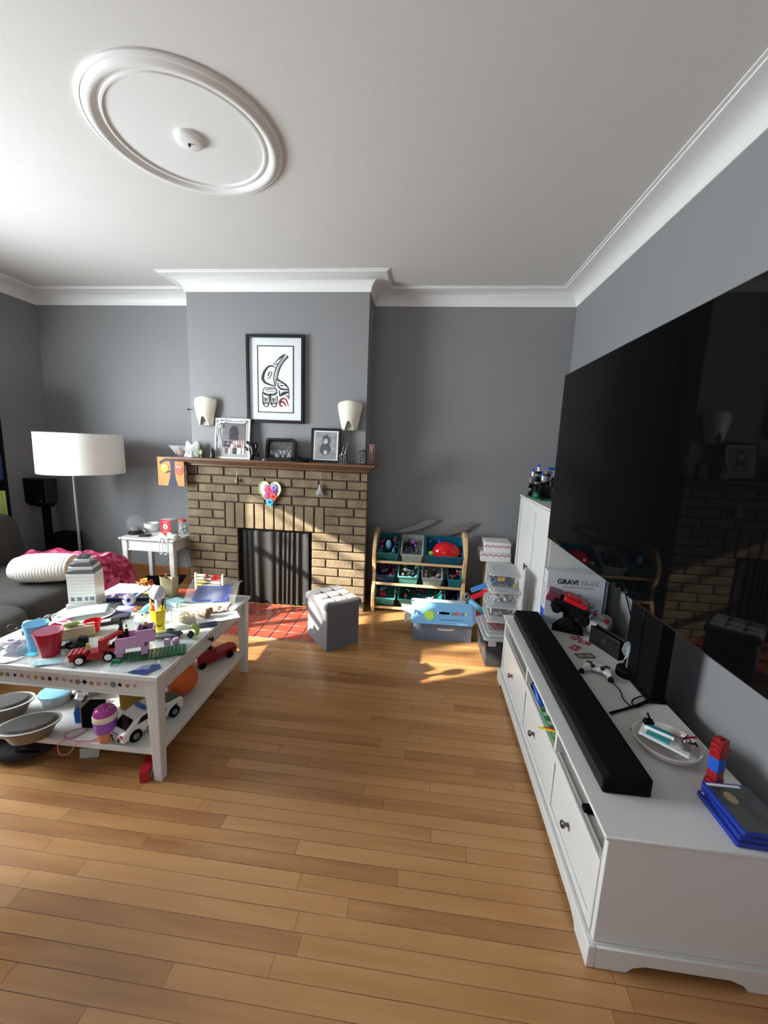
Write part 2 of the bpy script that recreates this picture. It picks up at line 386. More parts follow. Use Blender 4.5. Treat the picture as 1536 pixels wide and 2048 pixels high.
# tree outside the left window (casts the broken sunlight)
o = T('garden_tree', 'bare branching tree standing outside the left window', 'tree', (-7.2, -.6, 0))
b = B(); random.seed(5)
b.tube([(0, 0, 0), (.1, .05, 1.5), (0, .1, 3), (.05, 0, 4.4)], .09, BROWNW, sub=3)
for k in range(16):
    z = 1.6 + k * .17; a = random.uniform(0, 2 * PI); l = random.uniform(.7, 1.5)
    p = Vector((0, .06, z)); q = p + Vector((math.cos(a) * l, math.sin(a) * l, l * .45)); b.tube([p, (p + q) / 2 + Vector((0, 0, .06)), q], .022, BROWNW, n=5, sub=3)
b.out('trunk', o)
b = B(); LEAF = mat('leaf', (.05, .12, .02, 1), .6)
for k in range(70):
    a = random.uniform(0, 2 * PI); rr = random.uniform(.2, 1.5); z = random.uniform(1.7, 4.4)
    c = Vector((math.cos(a) * rr, math.sin(a) * rr + .1, z)); s_ = random.uniform(.05, .11)
    b.box(c, (s_, s_ * .7, .004), LEAF, (random.uniform(0, 180), random.uniform(0, 180), random.uniform(0, 180)))
b.out('foliage', o)

# ================================================================ fireplace
BL, BR, YF = -2.139, -.48, 3.365
BRICK = None
def brick_mat():
    m = bpy.data.materials.new('rough_brown_brick'); m.use_nodes = True; nt = m.node_tree; L = nt.links.new; b = nt.nodes['Principled BSDF']
    tc = nd(nt, 'ShaderNodeTexCoord'); n1 = nd(nt, 'ShaderNodeTexNoise'); n1.inputs['Scale'].default_value = 7; n2 = nd(nt, 'ShaderNodeTexNoise'); n2.inputs['Scale'].default_value = 130; n2.inputs['Detail'].default_value = 6
    L(tc.outputs['Object'], n1.inputs['Vector']); L(tc.outputs['Object'], n2.inputs['Vector'])
    f = mth(nt, 'ADD', mth(nt, 'MULTIPLY', n1.outputs['Fac'], .55), mth(nt, 'MULTIPLY', n2.outputs['Fac'], .5))
    L(ramp(nt, f, [(.3, (.085, .06, .032, 1)), (.52, (.17, .124, .07, 1)), (.75, (.27, .21, .13, 1))]), b.inputs['Base Color'])
    b.inputs['Roughness'].default_value = .8
    bp = nd(nt, 'ShaderNodeBump'); bp.inputs['Strength'].default_value = .8; bp.inputs['Distance'].default_value = .006; L(n2.outputs['Fac'], bp.inputs['Height']); L(bp.outputs[0], b.inputs['Normal'])
    return m
BRICK = brick_mat()
fp = T('brick_fireplace', 'brown brick fireplace with oak mantel on the chimney breast', 'fireplace', ((BL + BR) / 2, YF, 0))
ox = (BL + BR) / 2
OX0, OX1 = -1.657, -.976; RH = .0789; OT = 9 * RH; ST1 = 12 * RH; SX0, SX1 = -1.775, -.86
b = B()
b.bb((BL + .006, YF + .012, 0), (OX0 - .004, YC - .002, 16 * RH), MORTAR); b.bb((OX1 + .004, YF + .012, 0), (BR - .006, YC - .002, 16 * RH), MORTAR)
b.bb((OX0 - .004, YF + .012, OT + .004), (OX1 + .004, YC - .002, 16 * RH), MORTAR)
for v in b.v: v.x -= ox; v.y -= YF
b.out('mortar_bed', fp)
b = B(); g = .011; random.seed(3)
def brk(x0, x1, z0, z1):
    j = random.uniform(-.003, .003)
    b.bb((x0 + g / 2 - ox, j, z0 + g / 2), (x1 - g / 2 - ox, YC - YF - .004, z1 - g / 2), BRICK)
BLn = .246
for r_ in range(16):
    z0, z1 = r_ * RH, (r_ + 1) * RH
    if r_ < 9: spans = [(BL, OX0, 0), (OX1, BR, 1)]
    elif r_ < 12: spans = [(BL, SX0, 0), (SX1, BR, 1)]
    else: spans = [(BL, BR, 0)]
    for a0, a1, side in spans:
        if side == 0:
            x = a0 - (BLn * .53 if r_ % 2 else 0); 
            while x < a1 - .02:
                xa, xb = max(x, a0), min(x + BLn, a1)
                if a1 - xb < .05: xb = a1
                brk(xa, xb, z0, z1); x += BLn
                if xb == a1: break
        else:
            x = a1 + (BLn * .53 if r_ % 2 else 0)
            while x > a0 + .02:
                xb, xa = min(x, a1), max(x - BLn, a0)
                if xa - a0 < .05: xa = a0
                brk(xa, xb, z0, z1); x -= BLn
                if xa == a0: break
n = 10
for i in range(n):
    x0 = SX0 + (SX1 - SX0) * i / n; x1 = SX0 + (SX1 - SX0) * (i + 1) / n; brk(x0, x1, OT, ST1)
b.out('brick_surround', fp, bev=.006, seg=3)
b = B()  # firebox interior
SOOT = mat('soot_black', (.012, .011, .01, 1), .9)
b.bb((OX0 - .003, YF + .052, 0), (OX1 + .003, YF + .056, OT), SOOT)
for v in b.v: v.x -= ox; v.y -= YF
b.out('firebox', fp)
b = B()
MX0, MX1 = -2.2, -.40
def mb(ex, y0, z0, z1): b.bb((BL - ex - ox, y0 - YF, z0), (BR + ex - ox, YC - YF - .001, z1), BROWNW)
mb(.012, 3.335, 1.2635, 1.283); mb(.022, 3.315, 1.283, 1.296); mb(.042, 3.275, 1.296, 1.306); mb(.06, 3.235, 1.306, 1.316); mb(.075, 3.205, 1.316, 1.337)
b.out('mantel_shelf', fp, bev=.004)
MZ = 1.3375
# hearth tiles
hx0, hx1, hy0 = -1.95, -.62, 2.74
b = B(); b.bb((hx0, hy0, .0005), (hx1, YF - .003, .006), GROUT); tw = .118
y = hy0; ry = 0
h = T('tiled_hearth', 'red terracotta tiled hearth set in front of the fireplace', 'hearth', (0, 0, 0))
b.out('grout_bed', h)
b = B()
while y < YF - .02:
    x = hx0
    while x < hx1 - .01:
        b.bb((x + .005, y + .005, .006), (min(x + tw, hx1) - .005, min(y + tw, YF - .004) - .004, .010), HEARTHT); x += tw
    y += tw
b.out('tiles', h, bev=.0015, seg=1)
# chain curtain in the opening
CURT = mat('mesh_curtain', (.02, .02, .019, 1), .5, .3)
b = B()
def cf(u, v):
    x = OX0 + .03 + (OX1 - OX0 - .06) * u; k = math.sin(u * 60 + math.sin(u * 9) * 4) * .5 + math.sin(u * 23) * .3
    return (x + (1 - v) * .012 * math.sin(u * 7) , YF + .022 + .013 * k * (1.15 - .35 * v), .012 + (OT - .025) * v)
b.grid(cf, 150, 8, CURT)
o = T('fire_curtain', 'black pleated mesh fire curtain hanging in the fireplace opening', 'fire curtain', (0, 0, 0)); b.out('mesh', o)
b = B(); b.cyl((OX0 + .002, YF + .02, OT - .009), (OX1 - .002, YF + .02, OT - .009), .006, .006, MBLACK); b.out('rod', o)

# ================================================================ above the mantel
def art_frame():
    W, Hh = .505, .722; o = T('framed_print', 'tall black framed print of a long beaked bird above the mantel', 'framed picture', (-1.313, YC, 2.02))
    o.rotation_euler = (0, R(0), 0)
    b = B(); fw = .023; d = .035
    for sx in (-1, 1): b.box((sx * (W / 2 - fw / 2), -d / 2 - .001, 0), (fw, d, Hh), BLACK)
    for sz in (-1, 1): b.box((0, -d / 2 - .001, sz * (Hh / 2 - fw / 2)), (W - 2 * fw, d, fw), BLACK)
    b.out('frame', o, bev=.002)
    B().box((0, -.008, 0), (W - 2 * fw, .012, Hh - 2 * fw), mat('mat_board', (.72, .75, .74, 1), .8)).out('mat_board', o)
    iw, ih = .312, .545
    B().box((0, -.0148, .0), (iw, .001, ih), mat('art_paper', (.82, .85, .85, 1), .8)).out('paper', o)
    b = B(); INK = mat('black_ink', (.025, .03, .03, 1), .6); IR = mat('red_ink', (.24, .045, .04, 1), .6); IG = mat('grey_ink', (.3, .3, .3, 1), .6)
    for sx in (-1, 1): b.box((sx * iw / 2, -.0162, 0), (.008, .0015, ih), INK)
    for sz in (-1, 1): b.box((0, -.0162, sz * ih / 2), (iw + .008, .0015, .008), INK)
    def fn(x, y, dy=0):
        u = (x - 205 - (y - 170) * .034) / 915; v = (y - 170) / 1690
        return ((u - .5) * iw, -.0158 + dy, (.5 - v) * ih)
    K = lambda *p: b.stroke(p, INK, lambda x, y: fn(x, y))
    G = lambda *p: b.stroke(p, IG, lambda x, y: fn(x, y, .0002))
    Rr = lambda *p: b.stroke(p, IR, lambda x, y: fn(x, y))
    K((690, 730, 6), (620, 680, 30), (500, 690, 50), (400, 820, 70), (360, 980, 74), (420, 1090, 60), (560, 1150, 40), (690, 1180, 30))     # head
    K((570, 660, 10), (700, 550, 22), (820, 440, 50), (935, 360, 14)); K((900, 400, 20), (800, 540, 30), (710, 700, 30), (655, 880, 28), (650, 1040, 28), (690, 1180, 22))
    K((1000, 440, 34), (880, 570, 30), (790, 740, 34), (740, 950, 26), (710, 1090, 20), (695, 1185, 14)); K((950, 400, 14), (1000, 440, 36))
    G((960, 410, 46), (840, 570, 46), (740, 780, 40), (700, 980, 32), (690, 1120, 20)); G((620, 650, 10), (700, 620, 60), (740, 600, 10))
    K((545, 820, 10), (590, 840, 26), (560, 930, 24), (510, 990, 20), (490, 960, 10)); K((540, 800, 14), (510, 880, 40), (490, 930, 20))
    K((370, 1330, 20), (400, 1250, 26), (540, 1215, 18), (690, 1230, 26), (740, 1320, 30)); K((360, 1340, 40), (440, 1395, 56), (560, 1410, 50), (680, 1390, 56), (745, 1330, 40))
    K((440, 1280, 10), (560, 1262, 26), (690, 1260, 10)); K((420, 1290, 12), (560, 1325, 16), (710, 1290, 12), (690, 1250, 10), (560, 1240, 8), (430, 1270, 10))
    for dx in (0, 205):
        K((358 + dx, 1370, 24), (368 + dx, 1520, 26), (390 + dx, 1640, 36), (450 + dx, 1715, 22), (515 + dx, 1690, 36), (545 + dx, 1560, 28), (550 + dx, 1420, 24))
        G((380 + dx, 1430, 20), (410 + dx, 1520, 60), (450 + dx, 1580, 70), (500 + dx, 1520, 60), (520 + dx, 1430, 20)); K((430 + dx, 1480, 14), (450 + dx, 1520, 40), (450 + dx, 1580, 10))
        K((380 + dx, 1620, 40), (450 + dx, 1632, 30), (530 + dx, 1620, 40))
    K((755, 970, 10), (770, 1030, 50), (900, 1090, 30), (1000, 1180, 36), (1045, 1300, 26), (1055, 1520, 16)); K((760, 1080, 24), (770, 1180, 40), (850, 1250, 50), (1030, 1265, 36))
    K((800, 1165, 10), (860, 1168, 36), (920, 1165, 10)); K((790, 1110, 12), (900, 1105, 22), (960, 1180, 22)); K((800, 1290, 30), (810, 1400, 36), (830, 1460, 10)); K((830, 1430, 30), (900, 1370, 90), (1040, 1320, 40))
    G((960, 1420, 40), (1030, 1440, 90), (1050, 1500, 20))
    Rr((900, 1680, 30), (840, 1680, 50), (815, 1590, 60), (870, 1510, 60), (950, 1500, 46), (1010, 1580, 40), (1050, 1700, 14)); Rr((830, 1600, 60), (890, 1580, 50), (940, 1620, 50), (1000, 1705, 10))
    b.out('bird_print', o)
art_frame()
def sconce(px, label):
    o = T('wall_sconce', label, 'wall light', (px, YC, 1.73), group='wall sconces beside the framed print')
    def f(u, v):
        a = (u - .5) * 2; wv = .075 + .035 * math.sin(v * PI * .62) if v < 1 else .1
        wv = .066 + .042 * min(1, v * 1.15) - .006 * max(0, v - .8) * 5
        z = -.115 + .225 * v + .018 * v * (1 - a * a); 
        return (a * wv, -.085 + .05 * a * a - .012 * math.sin(v * PI), z)
    cut = lambda u, v: f(u, v)
    b = B(); nu, nv = 24, 20; vs = [f(i / nu, j / nv) for j in range(nv + 1) for i in range(nu + 1)]
    fs = []
    for j in range(nv):
        for i in range(nu):
            u, v = (i + .5) / nu, (j + .5) / nv; a = abs(u - .5) * 2
            if v < .30 * max(0, 1 - (a / .62) ** 1.6): continue
            fs.append((j * (nu + 1) + i, j * (nu + 1) + i + 1, (j + 1) * (nu + 1) + i + 1, (j + 1) * (nu + 1) + i))
    b.add(vs, fs, IVORY, True); so = b.out('shade', o)
    q = so.modifiers.new('thick', 'SOLIDIFY'); q.thickness = .004
    b = B(); b.prism([(-.05, -.115), (.05, -.115), (.045, .03), (-.045, .03)], -.05, -.001, mat('sconce_shadow_grey', (.45, .44, .4, 1), .5), 'y'); b.out('back_plate', o, bev=.004)
sconce(-1.938, 'cream shield shaped wall sconce left of the framed print'); sconce(-.655, 'cream shield shaped wall sconce right of the framed print')
B_ = B(); B_.sph((0, -.012, 0), (.014, .012, .006), BLACK); B_.cyl((.0, 0, 0), (0, -.012, 0), .002, .002, BLACK)
q = at(379, 819, y=YC); tag(B_.out('wall_hook', loc=(q.x - .001, YC - .001, q.z)), 'small black hook on the wall left of the left sconce', 'hook')

# --- photo frames
def people_print(nm, w_, h_, base, cols, parent, y, seed=1, arch=False):
    random.seed(seed); b = B(); b.box((0, y, 0), (w_, .001, h_), base)
    if arch:
        b.prism([(w_ * .2 * math.cos(R(a)), h_ * .2 + h_ * .22 * math.sin(R(a))) for a in range(0, 181, 15)] + [(-w_ * .2, -h_ * .1), (w_ * .2, -h_ * .1)], y - .0009, y - .0005, cols[0], 'y')
    for r_ in range(3):
        for i in range(9):
            x = (-.42 + .84 * i / 8 + random.uniform(-.03, .03)) * w_; z = (-.1 - .12 * r_) * h_; c = cols[random.randrange(1, len(cols))]
            b.box((x, y - .001 - r_ * .0003, z - h_ * .1), (w_ * .08, .0006, h_ * .2), c); b.prism(circ(w_ * .026, 10, x, z + h_ * .02), y - .0018 - r_ * .0003, y - .0012, cols[-1], 'y')
    return b.out(nm, parent)
def frame(nm, label, pos, w_, h_, fw, m, lean=8, rz=0, d=.016):
    o = T(nm, label, 'photo frame', pos, rz); o.rotation_euler = (R(-lean), 0, R(rz)); b = B()
    for sx in (-1, 1): b.box((sx * (w_ / 2 - fw / 2), 0, h_ / 2), (fw, d, h_), m)
    b.box((0, 0, fw / 2), (w_ - 2 * fw, d, fw), m); b.box((0, 0, h_ - fw / 2), (w_ - 2 * fw, d, fw), m); b.out('frame', o, bev=.002); return o
PH1 = mat('photo_brown_grey', (.16, .14, .15, 1), .3, var=.5, scale=40); PHK = mat('photo_dark', (.03, .03, .035, 1), .3, var=.5, scale=40); SK = mat('photo_skin', (.45, .33, .28, 1), .4)
PHB = mat('photo_navy', (.03, .035, .07, 1), .3); PHP = mat('photo_plum', (.16, .06, .1, 1), .3); PHW = mat('photo_white', (.8, .8, .82, 1), .3)
MATG = mat('grey_card_mount', (.36, .36, .35, 1), .6); 
def base_y(px, py, z): return at(px, py, z=z)
y0 = 3.33
o = frame('framed_photo', 'large white photo frame with white ribbon bow holding a wedding group photo', (at(464, 918, y=y0).x, y0, MZ), .315, .345, .012, WHITE2, 7)
B().box((0, .001, .172), (.292, .006, .322), MATG).out('mount', o)
pm = T('tmp', '', ''); bpy.data.objects.remove(pm)
b = people_print('photo', .205, .255, PH1, [PHK, PHB, PHP, PHK, PHW, SK], o, 0, 2, True); b.location = (.012, -.004, .178)
b = B(); rb = mat('white_ribbon', (.85, .85, .84, 1), .5)
b.tube([(-.14, -.012, .33), (-.05, -.016, .335), (.03, -.016, .325), (.1, -.014, .33), (.11, -.012, .31), (.03, -.014, .308), (-.1, -.016, .315), (-.12, -.02, .3)], .004, rb)
b.tube([(-.12, -.016, .318), (-.09, -.022, .34), (-.055, -.02, .33), (-.075, -.02, .305), (-.12, -.018, .312), (-.135, -.02, .28), (-.1, -.02, .265), (-.11, -.018, .305)], .004, rb)
b.tube([(-.12, -.016, .31), (-.13, -.018, .22), (-.1, -.018, .12)], .0035, rb); b.tube([(-.148, -.013, .345), (-.15, -.015, .2), (-.152, -.013, .14)], .003, rb); b.out('ribbon', o)
o = frame('framed_photo', 'upright black photo frame with a black and white portrait right of centre on the mantel', (at(650, 919, y=y0).x, y0, MZ), .255, .288, .02, BLACK, 7)
B().box((0, .001, .144), (.22, .006, .25), PHW).out('mount', o)
b = B(); b.box((0, -.003, .144), (.185, .001, .228), mat('photo_bw', (.3, .3, .3, 1), .25, var=.75, scale=22))
b.prism([(-.05, .09), (-.02, .06), (.03, .07), (.05, .11), (.03, .15), (.045, .19), (.01, .235), (-.03, .22), (-.02, .17), (-.045, .14)], -.0042, -.0038, mat('bw_dark', (.09, .09, .09, 1), .3, var=.8, scale=30), 'y'); b.prism([(-.02, .165), (.0, .155), (.02, .17), (.015, .2), (-.01, .2)], -.0046, -.0042, mat('bw_light', (.5, .5, .5, 1), .3, var=.4, scale=40), 'y'); b.prism([(-.015, .07), (.012, .068), (.016, .10), (-.012, .105)], -.0046, -.0042, MATS['bw_light'], 'y'); b.out('photo', o)
# rounded black frame
o = T('framed_photo', 'landscape black photo frame with rounded corners in the middle of the mantel', 'photo frame', (at(561, 921, y=y0 - .01).x, y0 - .01, MZ), 0); o.rotation_euler = (R(-8), 0, 0)
b = B(); out_ = rrect(.262, .19, .03, 6, 0, .095); inn = rrect(.215, .15, .02, 6, 0, .097); n = len(out_)
for ya, yb_ in ((-.02, .02),):
    vs = [(x, ya, z) for x, z in out_] + [(x, ya, z) for x, z in inn] + [(x, yb_, z) for x, z in out_] + [(x, yb_, z) for x, z in inn]
    fs = []
    for i in range(n):
        j = (i + 1) % n; fs += [(i, j, n + j, n + i), (2 * n + i, 2 * n + j, j, i), (n + i, n + j, 3 * n + j, 3 * n + i), (2 * n + j, 2 * n + i, 3 * n + i, 3 * n + j)]
    b.add(vs, fs, BLACK)
b.out('frame', o); b = people_print('photo', .20, .125, mat('photo_grey_dark', (.1, .1, .1, 1), .25, var=.6, scale=30), [PHK, PHB, PHK, mat('photo_midgrey', (.25, .25, .26, 1), .3), mat('photo_soft', (.4, .4, .41, 1), .3)], o, 0, 5); b.location = (0, 0, .095)
B().prism(rrect(.214, .149, .02, 6, 0, .097), .012, .016, PHK, 'y').out('backing', o)
# --- mantel ornaments
def onm(px, py, y=3.29): q = at(px, py, y=y); return (q.x, y, MZ)
o = T('glass_bowl', 'flared clear glass bowl of trinkets at the left end of the mantel', 'bowl', onm(360, 912, 3.28))
b = B(); b.lathe([(.001, .003), (.035, .003), (.035, .006), (.012, .012), (.03, .025), (.085, .095), (.088, .095), (.034, .022), (.001, .016)], CLEAR, n=4, M=Matrix.Rotation(R(30), 4, 'Z')); b.out('bowl', o)
b = B(); random.seed(9)
for k in range(14): b.box((random.uniform(-.03, .03), random.uniform(-.03, .03), random.uniform(.03, .062)), (.018, .012, .01), random.choice([RED, ORG, PINK, WHITE2, YEL, SILVER]), (random.uniform(0, 90), 20, 50))
tag(b.out('trinkets', loc=o.location), 'small mixed trinkets piled in the flared glass bowl on the mantel', 'trinkets', kind='stuff')
o = T('gift_bag', 'crumpled white tissue parcel on the mantel beside the glass bowl', 'parcel', onm(386, 910, 3.36))
b = B(); random.seed(4); b.grid(lambda u, v: ((u - .5) * .15 * (1.1 - .25 * v) + random.uniform(-.003, .003), random.uniform(-.004, .004) - .02 * math.sin(u * PI), .12 * v * (1 + .15 * math.sin(u * 9))), 12, 8, PAPER, False); q = b.out('wrap', o); mm = q.modifiers.new('t', 'SOLIDIFY'); mm.thickness = .02
b = B(); b.lathe([(.03, 0), (.034, .005), (.012, .03), (.01, .05), (.0001, .052)], WHITE2, n=24)
tag(b.out('bell_ornament', loc=onm(383, 912, 3.24)), 'small white bell shaped ornament in front of the tissue parcel', 'ornament')
o = T('green_figurine', 'small mossy green stone creature figurine on the mantel left of the white frame', 'figurine', onm(401, 914, 3.26)); GS = mat('green_stone', (.12, .17, .09, 1), .5, var=.35, scale=50)
b = B(); b.sph((0, 0, .048), (.03, .028, .036), GS); b.sph((-.002, -.004, .085), (.02, .018, .026), GS); b.cyl((-.012, -.006, 0), (-.012, -.004, .03), .008, .01, GS); b.cyl((.012, -.006, 0), (.012, -.004, .03), .008, .01, GS); b.sph((.02, -.02, .045), (.014, .012, .02), mat('pale_stone', (.5, .52, .36, 1), .5)); b.cyl((0, 0, .1), (.001, .002, .122), .012, .002, GS); b.out('body', o)
b = B(); b.lathe([(.0001, 0), (.02, 0), (.022, .04), (.016, .07), (.009, .078), (.009, .09)], mat('smoked_glass', (.05, .05, .04, 1), .1, 0, .3), n=20)
tag(b.out('dark_jar', loc=onm(425, 914, 3.3)), 'small dark glass jar just left of the white photo frame', 'jar')
o = T('abstract_figurine', 'black abstract curled figure with silver stripe in front of the white frame', 'figurine', onm(503, 919, 3.24))
b = B(); b.tube([(.0, 0, 0), (.012, 0, .04), (.02, 0, .08), (.0, 0, .125), (-.03, -.005, .145), (-.05, 0, .15)], [.014, .02, .026, .02, .012, .004], GBLACK, 12)
b.tube([(.02, 0, .07), (.045, 0, .1), (.042, 0, .135), (.015, 0, .14)], .012, GBLACK, 10); b.tube([(.01, 0, .1), (-.02, -.01, .085), (-.045, -.01, .1), (-.05, -.01, .085)], [.014, .012, .01, .005], GBLACK, 10); b.tube([(.02, 0, .08), (.05, .005, .05), (.07, .005, .03)], [.018, .02, .006], GBLACK, 10); b.out('body', o)
b = B(); b.tube([(-.012, -.017, 0), (-.004, -.022, .04), (-.008, -.026, .08), (-.022, -.018, .12)], .004, SILVER, 8); b.out('stripe', o)
o = T('carved_canoe', 'low black carved boat shaped ornament before the rounded photo frame', 'ornament', onm(600, 924, 3.235))
b = B(); b.tube([(-.1, 0, .035), (-.07, 0, .022), (0, 0, .014), (.06, 0, .018), (.105, 0, .035)], [.004, .012, .02, .018, .004], MBLACK, 12); b.sph((-.03, 0, .03), (.05, .014, .014), MBLACK); b.out('hull', o)
o = T('giraffe_figurine', 'pair of standing silver grey giraffes figurine on the mantel', 'figurine', onm(686, 925, 3.245)); GF = mat('silver_dark', (.10, .10, .095, 1), .4, .5, var=.6, scale=90)
b = B()
for dx, s_ in ((-.016, .85), (.014, 1)):
    for lx in (-.009, .009):
        for ly in (-.007, .007): b.tube([(dx + lx, ly, 0), (dx + lx * .8, ly, .03 * s_), (dx + lx * .7, ly * .6, .065 * s_)], [.003, .0035, .005], GF, 6)
    b.sph((dx, 0, .075 * s_), (.018, .012, .014), GF); b.tube([(dx + .006, 0, .08 * s_), (dx + .012, 0, .12 * s_), (dx + .02, 0, .155 * s_)], [.011, .007, .005], GF, 8); b.sph((dx + .024, -.004, .158 * s_), (.012, .006, .006), GF, rot=(0, 25, 0)); b.cyl((dx + .019, 0, .16 * s_), (dx + .018, 0, .172 * s_), .0015, .0015, GF, 6)
b.box((0, 0, .003), (.07, .035, .006), GF); b.out('body', o)
o = T('carved_totem', 'squat dark carved totem head ornament near the right end of the mantel', 'ornament', onm(724, 926, 3.25)); DK = mat('argillite', (.035, .037, .038, 1), .35, bump=.9, bscale=90)
b = B(); b.prism([(-.034, 0), (.034, 0), (.036, .03), (.036, .08), (.03, .11), (.012, .125), (-.01, .12), (-.03, .1), (-.036, .05)], -.02, .02, DK, 'y'); b.out('body', o, bev=.006)
b = B(); b.stroke([(-.02 , .04, .004), (-.012, .09, .005), (.015, .095, .005), (.025, .06, .004), (.005, .04, .005), (-.005, .06, .004), (.01, .07, .003)], STEEL, lambda x, z: (x, -.0215, z)); b.stroke([(-.03, .025, .004), (0, .018, .005), (.03, .025, .004)], STEEL, lambda x, z: (x, -.0215, z)); b.out('carving', o)
b = B(); b.box((0, 0, .085), (.05, .03, .17), mat('rose_brown_wood', (.2, .1, .09, 1), .5, var=.2, scale=20)); b.prism([(-.012, .03), (.012, .03), (.006, .1), (.012, .15), (-.01, .15), (-.004, .1)], -.02, -.015, mat('rose_light', (.3, .17, .15, 1), .5), 'y')
tag(b.out('carved_plaque', loc=onm(744, 921, 3.33), bev=.003), 'upright rose brown carved wooden block at the right end of the mantel', 'ornament')
for k, (px, lab) in enumerate(((527, 'tiny white pebble on the mantel beside the rounded photo frame'),)):
    tag(B().sph((0, 0, .006), (.008, .006, .006), WHITE2).out('pebble', loc=onm(px, 921, 3.23)), lab, 'pebble')
# hanging things on the brick
def heart():
    o = T('heart_ornament', 'heart shaped craft decoration of pink red and blue flowers hanging on the brickwork', 'decoration', (at(540, 985, y=YF - .02).x, YF - .016, at(540, 985, y=YF - .02).z))
    pts = []
    for k in range(40):
        t = 2 * PI * k / 40; x = 16 * math.sin(t) ** 3; z = 13 * math.cos(t) - 5 * math.cos(2 * t) - 2 * math.cos(3 * t) - math.cos(4 * t); pts.append((x * .0062, z * .0076 + .005))
    B().prism(pts, -.004, .004, mat('cream_card', (.85, .85, .7, 1), .7), 'y').out('backing', o)
    b = B(); b.tube([(x, -.006, z) for x, z in pts] + [(pts[0][0], -.006, pts[0][1])], .004, mat('pale_yarn', (.7, .78, .35, 1), .8), 6, sub=2); b.out('yarn_edge', o)
    for (x, z, r, m, c) in ((-.008, .025, .042, HOTP, ORG), (.035, .045, .034, LILAC, PURP), (.04, .015, .03, PURP, HOTP), (-.02, -.03, .03, mat('magenta', (.6, .05, .3, 1), .6), YEL), (.03, -.035, .038, mat('coral', (.85, .12, .05, 1), .6), RED), (.0, -.085, .036, mat('cyan_felt', (.05, .5, .75, 1), .6), BLUE), (-.045, .055, .02, WHITE2, YEL)):
        b = B()
        for k in range(6): a = 2 * PI * k / 6; b.sph((x + math.cos(a) * r * .55, -.010, z + math.sin(a) * r * .55), (r * .48, .006, r * .48), m, 10, 6)
        b.sph((x, -.016, z), (r * .28, .006, r * .28), c, 10, 6); b.out('flower', o)
    B().cyl((0, -.002, .09), (0, -.01, .265), .0008, .0008, BLACK, 6).out('thread', o)
heart()
def tassel(px, py, top, m, label, s_=1, bell=False):
    p = at(px, py, y=YF - .02); q = at(px, top, y=YF - .02); o = T('hanging_tassel', label, 'tassel', (p.x, YF - .022, p.z))
    b = B(); b.tube([(0, 0, q.z - p.z), (.001, 0, .05), (0, 0, .03)], .002, m, 6); b.out('cord', o)
    b = B()
    if bell: b.lathe([(.0001, .03), (.008, .028), (.014, .01), (.018, 0)], m, n=16); b.sph((0, 0, -.004), .006, YEL)
    else:
        for k in range(22):
            a = 2 * PI * k / 22; b.tube([(0, 0, .035), (.012 * math.cos(a), .01 * math.sin(a), .01), (.03 * math.cos(a), .014 * math.sin(a), -.055 + .006 * (k % 3))], .0028, m, 5, sub=3)
        b.sph((0, 0, .03), (.011, .011, .014), m)
    b.out('bell' if bell else 'fringe', o)
tassel(640, 978, 941, mat('grey_yarn', (.4, .4, .38, 1), .9), 'grey yarn tassel hanging from the right side of the mantel')
tassel(474, 963, 943, mat('brass_old', (.3, .22, .1, 1), .4, .7), 'small brass bell hanging from the left side of the mantel', bell=True)
# painting hung on the end of the mantel
o = T('child_painting', 'unframed orange canvas with dark tree and two round birds left of the mantel', 'painting', (at(343, 943, y=3.3).x, 3.3, at(343, 943, y=3.3).z))
CANV = mat('orange_canvas', (.5, .235, .075, 1), .7, var=.2, scale=12)
B().box((0, 0, 0), (.245, .018, .25), CANV).out('canvas', o)
b = B(); NV = mat('painted_navy', (.015, .02, .05, 1), .6); PY = mat('painted_yellow', (.7, .4, .03, 1), .6); PR = mat('painted_red', (.6, .09, .05, 1), .6)
b.prism([(-.03, -.124), (.06, -.124), (.04, -.05), (.035, .03), (.04, .11), (-.005, .11), (0, .02), (-.01, -.05)], -.0105, -.009, NV, 'y'); b.stroke([(-.1, .07, .02), (-.05, .1, .025), (.02, .105, .03)], NV, lambda x, z: (x, -.0108, z)); b.stroke([(-.05, -.01, .01), (0, .0, .015), (.03, -.03, .02)], NV, lambda x, z: (x, -.0108, z))
b.out('painted_tree', o)
b = B(); b.prism(circ(.036, 20, -.055, .03), -.0122, -.0112, PY, 'y'); b.prism(circ(.036, 20, .078, .02, 1.3), -.0122, -.0112, PR, 'y')
for x in (-.068, -.042, .064, .09): b.prism(circ(.009, 12, x, .045), -.0128, -.0122, WHITE2, 'y'); b.prism(circ(.004, 10, x, .045), -.0132, -.0128, BLACK, 'y')
b.out('painted_birds', o)

